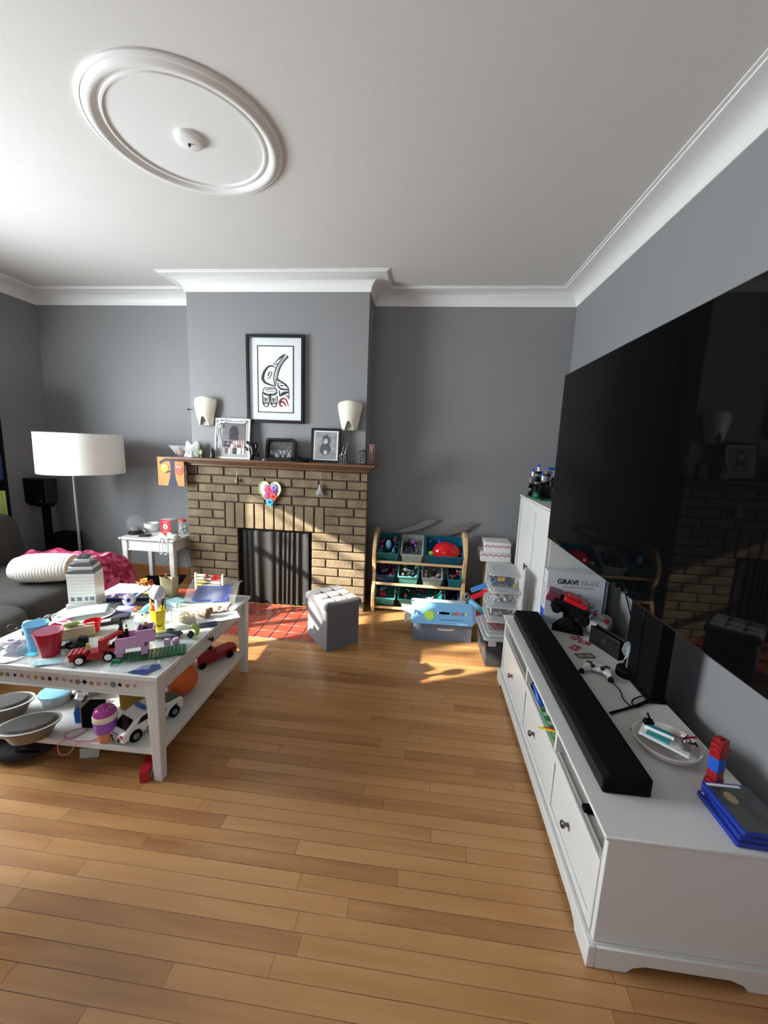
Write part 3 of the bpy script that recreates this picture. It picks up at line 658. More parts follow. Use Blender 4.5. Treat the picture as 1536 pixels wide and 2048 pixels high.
# ================================================================ left corner
lx, ly = at(155, 1040, y=3.2).x, 3.2
o = T('floor_lamp', 'floor lamp with wide white drum shade in the left corner', 'floor lamp', (lx, ly, 0))
SH = mat('lamp_shade_linen', (.84, .85, .8, 1), .85)
sc = Vector((.095, 0, 0)); b = B(); b.lathe([(.318, 1.165), (.315, 1.5)], SH, c=sc, n=64); b.lathe([(.314, 1.165), (.311, 1.5)], SH, c=sc, n=64)
b.lathe([(.3175, 1.163), (.3195, 1.172)], WHITE2, c=sc, n=64); b.lathe([(.3145, 1.494), (.317, 1.503)], WHITE2, c=sc, n=64); b.out('lamp_shade', o)
B().lathe([(.0001, 0), (.15, 0), (.15, .02), (.02, .028), (.0001, .028)], STEEL, n=40).out('base', o)
B().cyl((0, 0, .02), (0, 0, 1.36), .0115, .0115, STEEL).out('pole', o)
b = B(); b.cyl((0, 0, 1.33), tuple(sc + Vector((0, 0, 1.33))), .006, .006, STEEL); b.lathe([(.0001, 1.24), (.045, 1.26), (.045, 1.33), (.0001, 1.36)], WHITE2, c=sc, n=20); b.out('lamp_holder', o)
b = B(); b.cyl((.03, -.02, 1.13), (.075, -.02, 1.125), .002, .002, SILVER, 6); b.out('switch', o)
# speaker on stand
sx_, sy_ = at(81, 982, y=3.5).x, 3.5
o = T('speaker_stand', 'slim black column stand carrying the speaker in the left corner', 'speaker stand', (sx_ + .03, sy_, 0))
B().prism(rrect(.2, .2, .04), 0, .015, MBLACK).out('base', o, bev=.003)
B().bb((-.028, -.012, .015), (.028, .035, .78), MBLACK).out('column', o, bev=.004)
b = B(); b.bb((-.06, -.03, .78), (.06, .05, .792), MBLACK); b.tube([(-.02, .03, .78), (-.045, .04, .76), (-.05, .04, .72), (-.03, .04, .7)], .005, MBLACK, 6); b.out('top_plate', o)
o = T('satellite_speaker', 'small boxy black loudspeaker on top of the column stand', 'speaker', (sx_, sy_, .7925)); zt = at(81, 958, y=3.45).z - .7925
b = B(); b.prism([(-.115, .03), (-.07, 0), (.075, 0), (.115, .03), (.12, zt), (-.12, zt)], -.06, .07, BLACK, 'y'); b.out('enclosure', o, bev=.006)
b = B(); b.prism([(-.108, .034), (-.066, .006), (.07, .006), (.108, .034), (.113, zt - .008), (-.113, zt - .008)], -.063, -.0605, MBLACK, 'y'); b.out('grille', o)
B().box((.06, -.064, .05), (.03, .001, .006), SILVER).out('badge', o)
p = at(131, 1085, y=3.55)
o = T('subwoofer', 'low black cube shaped speaker on the floor behind the sofa end', 'speaker', (p.x, 3.55, 0)); hz = at(131, 1068, y=3.5).z
B().bb((-.1, -.1, .0), (.1, .1, hz), MBLACK).out('cabinet', o, bev=.008)
b = B(); b.prism(circ(.07, 28, 0, hz * .45), -.104, -.1005, GBLACK, 'y'); b.box((.075, -.102, hz * .55), (.012, .003, .03), GREY); b.out('front_panel', o)

# bookcase against the left wall
bx0, bx1, by0, by1 = XL + .02, -3.585, 2.42, 3.07
bk = T('bookcase', 'tall black bookcase against the left wall', 'bookcase', ((bx0 + bx1) / 2, (by0 + by1) / 2, 0)); cx_, cy_ = bk.location.x, bk.location.y
b = B(); bh = 1.98
b.bb((bx0 - cx_, by0 - cy_, 0), (bx1 - cx_, by0 - cy_ + .02, bh), MBLACK); b.bb((bx0 - cx_, by1 - cy_ - .02, 0), (bx1 - cx_, by1 - cy_, bh), MBLACK); b.bb((bx0 - cx_, by0 - cy_ + .02, 0), (bx0 - cx_ + .01, by1 - cy_ - .02, bh), MBLACK); b.out('carcass', bk)
shz = [.1, .42, .76, 1.08, 1.4, 1.7, 1.96]
for z in shz: B().bb((bx0 - cx_ + .01, by0 - cy_ + .02, z - .01), (bx1 - cx_ - .003, by1 - cy_ - .02, z + .01), MBLACK).out('shelf', bk)
random.seed(11)
bookc = [LIME, WHITE2, GREY, NAVY, mat('olive_book', (.4, .45, .15, 1), .5), TAN, BLACK, DRED]
cn = ['lime green', 'white', 'grey', 'navy', 'olive', 'tan', 'black', 'dark red']
lv = ['just above the sofa', 'level with the speaker', 'level with the lamp shade', 'above the lamp shade']; od = ['first', 'second', 'third', 'fourth', 'fifth', 'sixth', 'seventh', 'eighth', 'ninth', 'tenth', 'eleventh', 'twelfth', 'thirteenth', 'fourteenth', 'fifteenth']
for si, z in enumerate(shz[2:6]):
    y = by1 - .024; k = 0
    while y > by1 - .30:
        t = random.uniform(.022, .04); hgt = random.uniform(.17, .26); ci = (si * 3 + k * 2) % 8 if not (si == 0 and k < 3) else (0, 4, 0)[k]
        o = B(); dd = random.uniform(.14, .2); o.bb((-dd, -t, 0), (0, 0, hgt), bookc[ci]); o.bb((-dd + .004, -t + .003, hgt), (-.006, -.003, hgt + .001), PAPER)
        tag(o.out('book', loc=(bx1 - .008, y, z + .0105), bev=.002), f'{cn[ci]} book, {od[k]} from the corner on the shelf {lv[si]}', 'book', 'books on the black bookcase'); y -= t + .003; k += 1

# sofa
SOFA = mat('charcoal_sofa_fabric', (.042, .040, .036, 1), .9, bump=.35, bscale=250, var=.12, scale=3)
sf = T('sofa', 'dark grey corner sofa along the left wall', 'sofa', (-2.9, 1.75, 0))
def cushion(cx, cy, cz, dx, dy, dz, r=.06, parent=sf, nm='seat_cushion', m=SOFA, rot=None):
    b = B(); n = 14
    def f(face, u, v):
        a, c = 2 * u - 1, 2 * v - 1
        p = {0: (a, c, 1), 1: (c, a, -1), 2: (1, a, c), 3: (-1, c, a), 4: (c, 1, a), 5: (a, -1, c)}[face]
        e = 5; L = (abs(p[0]) ** e + abs(p[1]) ** e + abs(p[2]) ** e) ** (1 / e)
        return (p[0] / L * dx / 2, p[1] / L * dy / 2, p[2] / L * dz / 2)
    for k in range(6): b.grid(lambda u, v: f(k, u, v), n, n, m)
    return b.out(nm, parent, loc=(cx, cy, cz), rot=rot)
b = B(); b.bb((-.66, -1.35, .06), (.40, 1.22, .2), SOFA); b.bb((-.66, -1.35, .2), (-.50, 1.22, .5), SOFA); b.out('base', sf, bev=.02)
for y in (-.95, -.05, .90): cushion(-.01 if y < .8 else -.07, y if y < .8 else .83, .31, 1.10 if y < .8 else .98, .94 if y < .8 else .84, .25)
for y in (-.95, -.05): cushion(-.43, y, .62, .34, .9, .55, nm='back_cushion', rot=(0, -14, 0))
cushion(-.53, .78, .57, .2, .85, .55, nm='back_cushion', rot=(0, -10, 0))
for x in (-.6, .34):
    for y in (-1.28, 1.12): B().cyl((x, y, 0), (x, y, .065), .02, .025, MBLACK).out('foot', sf)
# bolster
p0, p1 = at(22, 1146, z=.52), at(136, 1142, z=.52); c_ = (p0 + p1) / 2; 
KNIT = stripes('cream_knit', (.52, .48, .41, 1), (.74, .70, .62, 1), 17, 'X', .9, .3)
o = T('bolster_cushion', 'cream knitted bolster cushion lying on the grey sofa', 'cushion', (c_.x - .02, c_.y + .05, .435), math.degrees(math.atan2(p1.y - p0.y, p1.x - p0.x)))
ln = (p1 - p0).length / 2 + .02; b = B(); rr = .1
pr = [(-ln, .02), (-ln + .02, .75), (-ln + .08, .98), (0, 1.03), (ln - .06, .98), (ln - .01, .85)]
vs = []; n = 28
for x, r in pr:
    for i in range(n): a = 2 * PI * i / n; vs.append((x, r * rr * 1.35 * math.cos(a), rr * 1.0 + r * rr * .98 * math.sin(a)))
b.add(vs, [(k * n + i, k * n + (i + 1) % n, (k + 1) * n + (i + 1) % n, (k + 1) * n + i) for k in range(len(pr) - 1) for i in range(n)], KNIT, True); b.out('cover', o)
b = B(); vs = [(ln + .004, 0, rr)] ; 
for i in range(56): a = 2 * PI * i / 56; vs.append((ln - .012 + (.006 if i % 2 else 0), .85 * rr * 1.35 * math.cos(a), rr + .85 * rr * .98 * math.sin(a)))
b.add(vs, [(0, 1 + i, 1 + (i + 1) % 56) for i in range(56)], mat('cream_pleats', (.62, .52, .42, 1), .9)); b.out('gathered_end', o)
# pink and dark red throw
THROW = spots('pink_throw', [(.5, .03, .12, 1), (.32, .012, .05, 1), (.62, .10, .22, 1), (.22, .01, .03, 1)], 26, .9)
q0 = at(112, 1104, z=.56); q1 = at(232, 1125, z=.50)
o = T('throw_blanket', 'crumpled pink and dark red blanket heaped on the far end of the sofa', 'blanket', (-2.70, 2.76, .0)); random.seed(2)
b = B()
def tf(u, v):
    x = -.40 + .72 * u; y = -.20 + .46 * v; e = max(0, u - .80) / .20
    z = .50 + .055 * math.sin(v * PI) * (1 - .3 * u) + .012 * math.sin(u * 21 + v * 6) + .012 * math.sin(v * 17 + u * 9)
    if e > 0: x = .176 + .13 * math.sin(e * PI / 2); z = .5 - .32 * e ** 1.5 + .01 * math.sin(v * 22)
    if v < .12: z -= (.12 - v) * .55
    return (x, y, z)
b.grid(tf, 44, 30, THROW); qo = b.out('cloth', o); mm = qo.modifiers.new('t', 'SOLIDIFY'); mm.thickness = .02

# side table
stx0, stx1, sty0, sty1, stz = -2.685, -2.16, 3.18, 3.58, .605
o = T('side_table', 'white side table with tapered legs beside the fireplace', 'side table', ((stx0 + stx1) / 2, (sty0 + sty1) / 2, 0)); W, D = stx1 - stx0, sty1 - sty0
B().bb((-W / 2, -D / 2, stz - .018), (W / 2, D / 2, stz), WHITE).out('table_top', o, bev=.005)
b = B(); b.bb((-W / 2 + .05, -D / 2 + .03, stz - .115), (W / 2 - .05, -D / 2 + .045, stz - .0185), WHITE); b.bb((-W / 2 + .05, D / 2 - .045, stz - .115), (W / 2 - .05, D / 2 - .03, stz - .0185), WHITE)
b.bb((-W / 2 + .03, -D / 2 + .05, stz - .115), (-W / 2 + .045, D / 2 - .05, stz - .0185), WHITE); b.bb((W / 2 - .045, -D / 2 + .05, stz - .115), (W / 2 - .03, D / 2 - .05, stz - .0185), WHITE)
b.bb((-W / 2 + .05, -D / 2 + .022, stz - .118), (W / 2 - .05, -D / 2 + .03, stz - .108), WHITE); b.out('apron', o, bev=.002)
for sx in (-1, 1):
    for sy in (-1, 1): B().box((sx * (W / 2 - .042), sy * (D / 2 - .042), (stz - .019) / 2), (.05, .05, stz - .019), WHITE, taper=.62).out('leg', o, bev=.003)
def ont(px, py, z=stz): q = at(px, py, z=z); return (q.x, q.y, z + .0006)
# glass terrarium etc.
q = at(272, 1062, y=3.34)
o = T('glass_globe', 'clear glass globe on a black base at the left of the side table', 'glass globe', (q.x, 3.34, stz + .0006)); 
B().lathe([(.0001, 0), (.062, 0), (.066, .012), (.05, .03), (.0001, .03)], BLACK, n=32).out('base', o)
B().sph((0, 0, .098), .078, mat('thin_glass', (.75, .78, .78, 1), .03, 0, 0, .07), 32, 20).out('glass', o)
B().lathe([(.0001, .031), (.045, .035), (.05, .06), (.02, .07), (.0001, .07)], GREY, n=20).out('figure_base', o)
b = B(); b.lathe([(.0001, 0), (.05, 0), (.062, .03), (.064, .045), (.06, .045), (.048, .006), (.0001, .006)], WHITE2, n=32); q = at(302, 1056, y=3.46)
for k in range(3): tag(b.out('white_bowl', loc=(q.x, 3.47, stz + .0006 + .018 * k)), ['white bowl behind the glass globe, lowest of its stack', 'white bowl behind the glass globe, middle of its stack', 'white bowl behind the glass globe, topmost of its stack'][k], 'bowl', 'stacked white bowls on the side table')
q = at(333, 1050, y=3.36)
o = T('red_gift_box', 'red and white square box with round white emblem on the side table', 'box', (q.x, 3.40, stz + .0006), -14)
B().bb((-.058, -.04, 0), (.058, .04, .145), mat('pale_box', (.5, .5, .5, 1), .6)).out('box', o, bev=.002)
B().bb((-.0585, -.0425, .003), (.0585, -.0405, .143), mat('box_red', (.65, .02, .03, 1), .5)).out('red_front', o)
b = B(); b.prism(circ(.027, 28, 0, .08), -.0438, -.0428, PAPER, 'y'); b.stroke([(-.006, .062, .006), (0, .075, .01), (.004, .09, .006), (.01, .095, .004)], MBLACK, lambda x, z: (x, -.0442, z)); b.stroke([(-.03, .03, .004), (.03, .03, .004)], PAPER, lambda x, z: (x, -.0436, z)); b.stroke([(-.03, .125, .003), (.03, .125, .003)], PAPER, lambda x, z: (x, -.0436, z)); b.out('emblem', o)
o = T('crumpled_cloth', 'crumpled beige patterned cloth in front of the red box on the side table', 'cloth', (at(333, 1062, y=3.27).x, 3.27, stz + .001)); random.seed(8)
b = B(); b.grid(lambda u, v: ((u - .5) * .22, (v - .5) * .1, .006 + .04 * math.sin(u * PI) ** .6 * math.sin(v * PI) ** .6 * (.75 + .4 * math.sin(u * 15 + v * 8))), 26, 14, spots('floral_cloth', [(.65, .6, .48, 1), (.7, .66, .55, 1), (.5, .42, .33, 1), (.72, .7, .62, 1)], 70, .9)); b.out('fabric', o)
tag(B().bb((-.045, -.02, 0), (.045, .03, .006), PAPER).out('paper_pad', loc=(at(312, 1068, y=3.22).x, 3.225, stz + .0006)), 'thin white notepad at the front of the side table', 'notepad')
tag(B().bb((-.04, -.012, 0), (.04, .012, .012), mat('sage', (.3, .36, .25, 1), .5)).out('sage_case', loc=(at(343, 1072, y=3.21).x, 3.215, stz + .0006), rz=12, bev=.003), 'narrow sage green case at the front edge of the side table', 'case')
tag(B().bb((-.04, -.03, 0), (.05, .03, .02), BLACK).out('black_case', loc=(at(290, 1066, y=3.28).x, 3.27, stz + .0006), rz=15, bev=.004), 'small flat black case beside the glass globe base', 'case')
o = T('baby_monitor', 'white plastic device with looped white cord at the right of the side table', 'device', (-2.215, 3.25, stz + .0006))
b = B(); b.prism(rrect(.09, .07, .03), 0, .03, WHITE2); b.prism(rrect(.075, .055, .025), .03, .036, WHITE2); b.out('housing', o, bev=.005)
b = B(); b.tube([(-.03, -.03, .015), (-.06, -.05, .02), (-.075, -.078, -.02), (-.075, -.08, -.1), (-.06, -.08, -.125), (-.045, -.08, -.1), (-.045, -.078, -.02), (-.02, -.06, .015), (0, -.078, 0), (.01, -.082, -.06), (-.005, -.082, -.12), (-.03, -.082, -.125)], .0038, WHITE2, 8); b.out('cord', o)
q = at(368, 1040, y=3.45)
o = T('glass_jar', 'clear glass jar with red top against the brick side of the fireplace', 'jar', (-2.225, 3.42, stz + .0006))
B().lathe([(.0001, 0), (.035, 0), (.037, .005), (.037, .09), (.028, .105), (.03, .125)], CLEAR, n=28).out('glass', o); B().lathe([(.0001, .145), (.031, .145), (.033, .126), (.0001, .125)], mat('red_cloth_cap', (.6, .1, .06, 1), .8), n=28).out('cap', o)
random.seed(6); b = B()
for k in range(14): b.sph((random.uniform(-.02, .02), random.uniform(-.02, .02), .015 + k * .005), .009, random.choice([WHITE2, SILVER, GREY]), 8, 6)
tag(b.out('white_beads', loc=o.location), 'white and silver beads inside the jar by the fireplace', 'beads', kind='stuff')
o = T('power_cord', 'thin grey cord hanging down in front of the side table', 'cord', (0, 0, 0)); b = B(); b.tube([(-2.65, 3.3, stz + .004), (-2.655, 3.17, stz + .002), (-2.66, 3.165, .45), (-2.675, 3.165, .3), (-2.65, 3.165, .1), (-2.6, 3.17, .004)], .002, GREY, 6); b.out('cable', o)
# under side table
o = T('wicker_basket', 'round shallow brown hat shaped basket under the side table', 'basket', (-2.33, 3.2, .0)); b = B(); b.lathe([(.0001, .0), (.1, 0), (.12, .16), (.16, .2), (.155, .204), (.11, .165), (.09, .01), (.0001, .01)], mat('dark_wicker', (.16, .12, .07, 1), .8, bump=.8, bscale=120), n=40); b.out('weave', o)
o = T('laptop', 'closed black laptop lying on the basket under the side table', 'laptop', (-2.31, 3.22, .206), 18); b = B(); b.bb((-.17, -.11, 0), (.17, .11, .012), BLACK); b.out('base', o, bev=.003); B().box((0, 0, .018), (.34, .22, .008), MBLACK, (2, 0, 0)).out('lid', o, bev=.002)
o = T('loose_cables', 'tangle of white and black cables under the side table', 'cables', (0, 0, 0)); b = B()
b.tube([(-2.48, 3.1, .24), (-2.4, 3.08, .235), (-2.3, 3.07, .225), (-2.24, 3.06, .2)], .005, WHITE2, 8); b.tube([(-2.45, 3.5, .3), (-2.4, 3.55, .5), (-2.38, 3.6, .55)], .003, GREY, 6); b.tube([(-2.43, 3.5, .3), (-2.35, 3.52, .42), (-2.27, 3.5, .36), (-2.25, 3.5, .235)], .003, WHITE2, 6); b.tube([(-2.48, 3.55, .45), (-2.44, 3.5, .32), (-2.5, 3.5, .26), (-2.42, 3.48, .235)], .003, GREY, 6); b.out('cable', o)

# ================================================================ coffee table
TX, TY, TRZ, TH = -1.0669, 1.3963, 1.01, .511
TW = .93
o = T('coffee_table', 'large white square coffee table with glass top and lower shelf covered in toys', 'coffee table', (TX - TW / 2, TY + TW / 2, 0), TRZ); hw = TW / 2
b = B(); fwid = .045
b.bb((-hw, -hw, TH - .022), (hw, -hw + fwid, TH), WHITE); b.bb((-hw, hw - fwid, TH - .022), (hw, hw, TH), WHITE); b.bb((-hw, -hw + fwid, TH - .022), (-hw + fwid, hw - fwid, TH), WHITE); b.bb((hw - fwid, -hw + fwid, TH - .022), (hw, hw - fwid, TH), WHITE)
b.bb((-hw + fwid, -hw + fwid, TH - .022), (hw - fwid, hw - fwid, TH - .004), WHITE); b.out('table_top', o, bev=.003)
TT = TH + .0045
B().bb((-hw + .014, -hw + .014, TH + .0002), (hw - .014, hw - .014, TT), mat('greenish_glass', (.6, .66, .63, 1), .04, 0, 0, .35)).out('glass_top', o)
b = B(); ah = .088; a0 = TH - .022 - ah; ins = .028
b.bb((-hw + .06, -hw + ins, a0), (hw - .06, -hw + ins + .018, TH - .0225), WHITE); b.bb((-hw + .06, hw - ins - .018, a0), (hw - .06, hw - ins, TH - .0225), WHITE); b.bb((-hw + ins, -hw + .06, a0), (-hw + ins + .018, hw - .06, TH - .0225), WHITE)
b.bb((-hw + .06, -hw + ins - .006, a0), (hw - .06, -hw + ins, a0 + .008), WHITE); b.bb((hw - ins - .02, -hw + .06, a0), (hw - ins, hw - .06, a0 + .008), WHITE); b.out('apron', o, bev=.002)
dr = B().bb((hw - ins - .02, -hw + .064, a0 + .010), (hw - ins, hw - .064, TH - .026), WHITE).out('drawer', o, bev=.002)
b = B()
for dy in (-.0,):
    b.cyl((hw - ins, dy, a0 + .045), (hw - ins + .014, dy, a0 + .045), .006, .006, BLACK); b.sph((hw - ins + .018, dy, a0 + .045), (.008, .013, .013), BLACK)
b.out('knob', dr)
for sx in (-1, 1):
    for sy in (-1, 1): B().box((sx * (hw - .036), sy * (hw - .036), (TH - .0225) / 2), (.056, .056, TH - .0225), WHITE, taper=.68).out('leg', o, bev=.004)
SHZ = .14
b = B(); b.bb((-hw + .035, -hw + .035, SHZ - .028), (hw - .035, hw - .035, SHZ), WHITE); b.out('lower_shelf', o, bev=.003)
# stickers in a row on the front apron
random.seed(12); STK = [GREY, MBLACK, mat('sticker_brown', (.3, .15, .05, 1), .5), mat('sticker_pink', (.5, .25, .25, 1), .5), mat('sticker_gold', (.35, .25, .08, 1), .5)]
xx = -.40
for k in range(24):
    b = B(); s_ = random.uniform(.009, .0155); nn = random.choice([4, 5, 6, 8, 20]); pts = []
    for i in range(nn * 2): a = PI * i / nn; r_ = s_ * (1 if i % 2 == 0 or nn == 20 else .5); pts.append((r_ * math.cos(a), r_ * math.sin(a)))
    b.prism(pts, -.0012, -.0002, STK[k % 5], 'y'); b.out('sticker', o, loc=(xx, -hw + ins, a0 + .042 + random.uniform(-.004, .004))); xx += random.uniform(.029, .036)
    if xx > .39: break

def on(px, py, z=None): z = TT + .0006 if z is None else z; q = at(px, py, z=z); return Vector((q.x, q.y, z))
def cup(px, py, label, m, r0, r1, h, mi=None):
    o = T('plastic_cup', label, 'cup', on(px, py)); b = B(); b.lathe([(.0001, 0), (r0, 0), (r1, h), (r1 + .003, h + .001), (r1 + .003, h + .005), (r1 - .001, h + .005)], m, n=40); b.out('wall', o)
    B().lathe([(r1 - .0015, h + .0045), (r0 - .002, .003), (.0001, .003)], mi or m, n=40).out('inner_wall', o); return o
cup(77, 1296, 'tall light blue plastic cup on the coffee table', LBLUE, .034, .046, .118, mat('pale_blue_inner', (.4, .68, .85, 1), .35))
cup(101, 1308, 'large red plastic cup with pale pink inside at the near left of the coffee table', mat('cup_red', (.42, .015, .04, 1), .2), .036, .054, .108, mat('pale_pink_inner', (.72, .42, .52, 1), .4))
cup(187, 1262, 'small bright red cup beside the pale wood block on the coffee table', mat('cup_bright_red', (.72, .01, .02, 1), .3), .026, .036, .052)
# purple scissors
o = T('scissors', 'purple handled scissors lying at the left of the coffee table', 'scissors', on(50, 1282), 32)
b = B(); b.tube([(-.02, 0, .006), (-.035, .02, .006), (-.06, .02, .006), (-.065, 0, .006), (-.045, -.015, .006), (-.02, 0, .006)], .006, mat('lilac_handle', (.45, .32, .55, 1), .4), 8); b.tube([(.0, 0, .006), (.02, .025, .006), (.05, .03, .006), (.06, .01, .006), (.04, -.008, .006), (.0, 0, .006)], .006, MATS['lilac_handle'], 8); b.out('handles', o)
B().prism([(-.01, 0), (-.01, -.012), (-.015, -.09), (.002, -.01), (.01, 0)], .004, .008, STEEL).out('blades', o)
# wood block and green spoon
o = T('wooden_block', 'long pale wooden block lying behind the red cup', 'wooden block', on(148, 1274), 37); q = o.location
B().bb((-.085, -.022, 0), (.085, .03, .052), wood('pale_block_wood', (.62, .5, .36, 1), (.5, .38, .26, 1), 0, .6)).out('block', o, bev=.002)
b = B(); b.sph((0, 0, .012), (.038, .016, .012), mat('leaf_green_plastic', (.32, .46, .16, 1), .35), rot=(0, 0, 15)); b.cyl((-.05, -.015, .006), (-.025, -.006, .008), .003, .004, MATS['leaf_green_plastic'])
tag(b.out('play_vegetable', loc=(q.x - .012, q.y, q.z + .0525), rz=30), 'pale green toy pea pod lying on the wooden block', 'toy food')
o = T('plastic_tape_gun', 'black plastic toy lump beside the red cup on the coffee table', 'toy', on(150, 1298), 25)
b = B(); b.sph((0, 0, .022), (.04, .025, .022), GBLACK, 14, 8); b.box((.025, .01, .028), (.04, .03, .05), BLACK, (0, 20, 10)); b.cyl((-.03, -.01, .02), (-.05, -.015, .02), .01, .006, BLACK); b.out('body', o, bev=.003)
tag(B().prism([(-.05, -.04), (.05, -.05), (.07, .03), (.02, .05), (-.06, .04)], 0, .0012, mat('cyan_card', (.08, .42, .52, 1), .4)).out('cyan_card', loc=on(66, 1300)), 'cyan card lying under the blue cup', 'card')
o = T('cyan_card', 'long cyan and clear wrapped card lying in front of the red cup', 'card', on(108, 1324), 24); B().bb((-.075, -.018, 0), (.03, .022, .003), MATS['cyan_card']).out('card', o); B().bb((-.08, -.024, .0032), (.11, .034, .004), FILM).out('wrapper', o)
tag(B().prism([(-.05, -.03), (.03, -.03), (.055, .0), (.06, .03), (-.05, .02)], 0, .001, PAPER).out('paper_scrap', loc=on(10, 1318)), 'torn piece of white paper at the left front of the coffee table', 'paper')
random.seed(31)
o = T('glasses', 'dark folded spectacles among clutter at the far left of the coffee table', 'glasses', on(42, 1258), 40); b = B()
for s_ in (-1, 1): b.tube([(s_ * .03 + .02 * math.cos(2 * PI * k / 10), 0, .018 + .015 * math.sin(2 * PI * k / 10)) for k in range(11)], .002, BLACK, 6, sub=2); b.tube([(s_ * .05, 0, .02), (s_ * .05, .05, .015), (s_ * .02, .08, .004)], .002, BLACK, 6)
b.out('frame', o)
o = T('plastic_wrapper', 'crumpled smoky plastic packaging at the left edge of the coffee table', 'packaging', on(30, 1296)); b = B(); random.seed(14)
b.grid(lambda u, v: ((u - .5) * .2, (v - .5) * .15, .003 + random.uniform(0, .02) * math.sin(u * PI) * math.sin(v * PI) * 1.6), 12, 9, mat('smoky_film', (.16, .15, .18, 1), .15, 0, 0, .6), False); b.out('film', o)
for k, (px, py, rz, m, lab, sz) in enumerate([
    (108, 1240, 25, MBLACK, 'long black remote lying behind the blue cup', (.16, .03, .016)),
    (122, 1232, 25, PEWTER, 'dark grey remote near the white plate', (.14, .026, .012)),
    (60, 1249, 15, GREY, 'small grey plastic piece at the back left of the coffee table', (.05, .03, .02)),
    ]):
    o = T('remote_control' if k < 2 else 'plastic_piece', lab, 'remote' if k < 2 else 'toy', on(px, py), rz); B().bb((-sz[0] / 2, -sz[1] / 2, 0), (sz[0] / 2, sz[1] / 2, sz[2]), m).out('case', o, bev=.004)
    if k < 2:
        b = B()
        for i in range(7):
            for j in (-1, 1): b.cyl((-sz[0] * .4 + i * .02, j * .006, sz[2]), (-sz[0] * .4 + i * .02, j * .006, sz[2] + .0015), .003, .003, GREY, 8)
        b.out('buttons', o)
o = T('toy_bowl', 'small red toy bowl and pink lid stacked behind the large red cup', 'toy bowl', on(122, 1256)); B().lathe([(.0001, 0), (.03, 0), (.046, .02), (.044, .021), (.028, .003), (.0001, .003)], mat('raspberry', (.6, .02, .08, 1), .3), n=32).out('bowl', o)
o = T('toy_plate', 'white and pink round lid beside the wooden block', 'lid', on(129, 1241)); B().lathe([(.0001, 0), (.04, 0), (.042, .008), (.03, .012), (.0001, .01)], mat('pale_rose', (.72, .35, .4, 1), .4), n=32).out('disc', o)

# plate with mask
o = T('plate', 'oval white plate in the middle of the coffee table', 'plate', on(170, 1236), 25); b = B(); b.lathe([(.0001, 0), (.085, 0), (.14, .018), (.138, .021), (.083, .005), (.0001, .005)], WHITE2, n=48, sy=.78); b.out('dish', o)
q = on(172, 1232) + Vector((0, 0, .022))
o = T('face_mask', 'pale blue pleated disposable mask lying on the white plate', 'face mask', q, 33); b = B(); MK = mat('mask_blue', (.5, .64, .68, 1), .8)
b.grid(lambda u, v: ((u - .5) * .21, (v - .5) * .13, .006 * math.sin(u * PI) + .003 * abs(math.sin(v * PI * 3)) + .012 * u), 16, 12, MK); qo = b.out('pleated_cloth', o); mm = qo.modifiers.new('t', 'SOLIDIFY'); mm.thickness = .002
b = B(); b.tube([(-.105, .06, .003), (-.14, .03, .0), (-.14, -.03, .0), (-.105, -.06, .003)], .0015, WHITE2, 6); b.out('ear_loop', o)
tag(B().prism([(-.05, -.07), (.0, -.09), (.05, -.02), (.05, .08), (-.03, .06)], 0, .0015, PAPER).out('paper_napkin', loc=on(140, 1219), rz=20), 'white paper napkin left of the plate near the brick tower', 'napkin')
# tall white brick-built toy (plain build)
WB = mat('toy_brick_white', (.66, .66, .63, 1), .28); GB = mat('toy_brick_grey', (.12, .14, .16, 1), .3); DB = mat('toy_brick_navy', (.03, .05, .17, 1), .3)
q = on(176, 1212)
o = T('brick_tower', 'tall white toy brick tower with stepped grey top behind the plate', 'toy building bricks', q, 20)
b = B(); z = 0; hb = .0192
for k in range(11):
    sz = .155 if k < 2 else .135; b.box((0, 0, z + hb / 2), (sz - .0006 * (k % 2), sz * .86, hb - .0007), WB); z += hb
b.out('white_courses', o, bev=.0008, seg=1)
b = B()
for k, s_ in enumerate((.128, .116, .10, .078, .05)): b.box((0, 0, z + hb * (k + .5)), (s_, s_ * .86, hb - .0008), GB if k % 2 == 0 else WB); 
for i in range(2):
    for j in range(2): b.cyl((-.012 + .024 * i, -.01 + .02 * j, z + hb * 5), (-.012 + .024 * i, -.01 + .02 * j, z + hb * 5 + .005), .006, .006, GB, 12)
b.out('stepped_top', o, bev=.0008, seg=1)
b = B()
for i, x in enumerate((-.045, -.012, .022, .05)): b.box((x, -.058, hb * 3.4), (.016 if i % 2 == 0 else .022, .004, .02), GB)
b.box((-.0695, 0, hb * 4.5), (.004, .022, hb * 5), DB); b.out('window_bricks', o)
# red brick-built truck
RB = mat('toy_brick_red', (.36, .012, .015, 1), .22); c0 = on(188, 1326)
o = T('toy_truck', 'red toy brick truck with white wheels and raised ladder arms', 'toy truck', on(190, 1318), 28)
b = B(); b.bb((-.085, -.03, .012), (.075, .03, .03), RB); b.bb((-.088, -.028, .03), (-.02, .028, .048), RB); b.bb((-.015, -.028, .03), (.04, .028, .042), RB)
for i in range(4):
    for j in range(3): b.cyl((-.078 + i * .017, -.018 + j * .018, .048), (-.078 + i * .017, -.018 + j * .018, .052), .005, .005, RB, 10)
b.bb((.02, -.02, .042), (.055, .02, .075), RB); b.out('chassis', o, bev=.001, seg=1)
for x in (-.045, .06):
    for s_ in (-1, 1):
        wq = B(); wq.cyl((x, s_ * .028, .021), (x, s_ * .044, .021), .021, .021, MBLACK, 26); wo = wq.out('wheel', o, bev=.002); B().cyl((x, s_ * .0438, .021), (x, s_ * .0465, .021), .0145, .0135, WHITE2, 22).out('hub', wo)
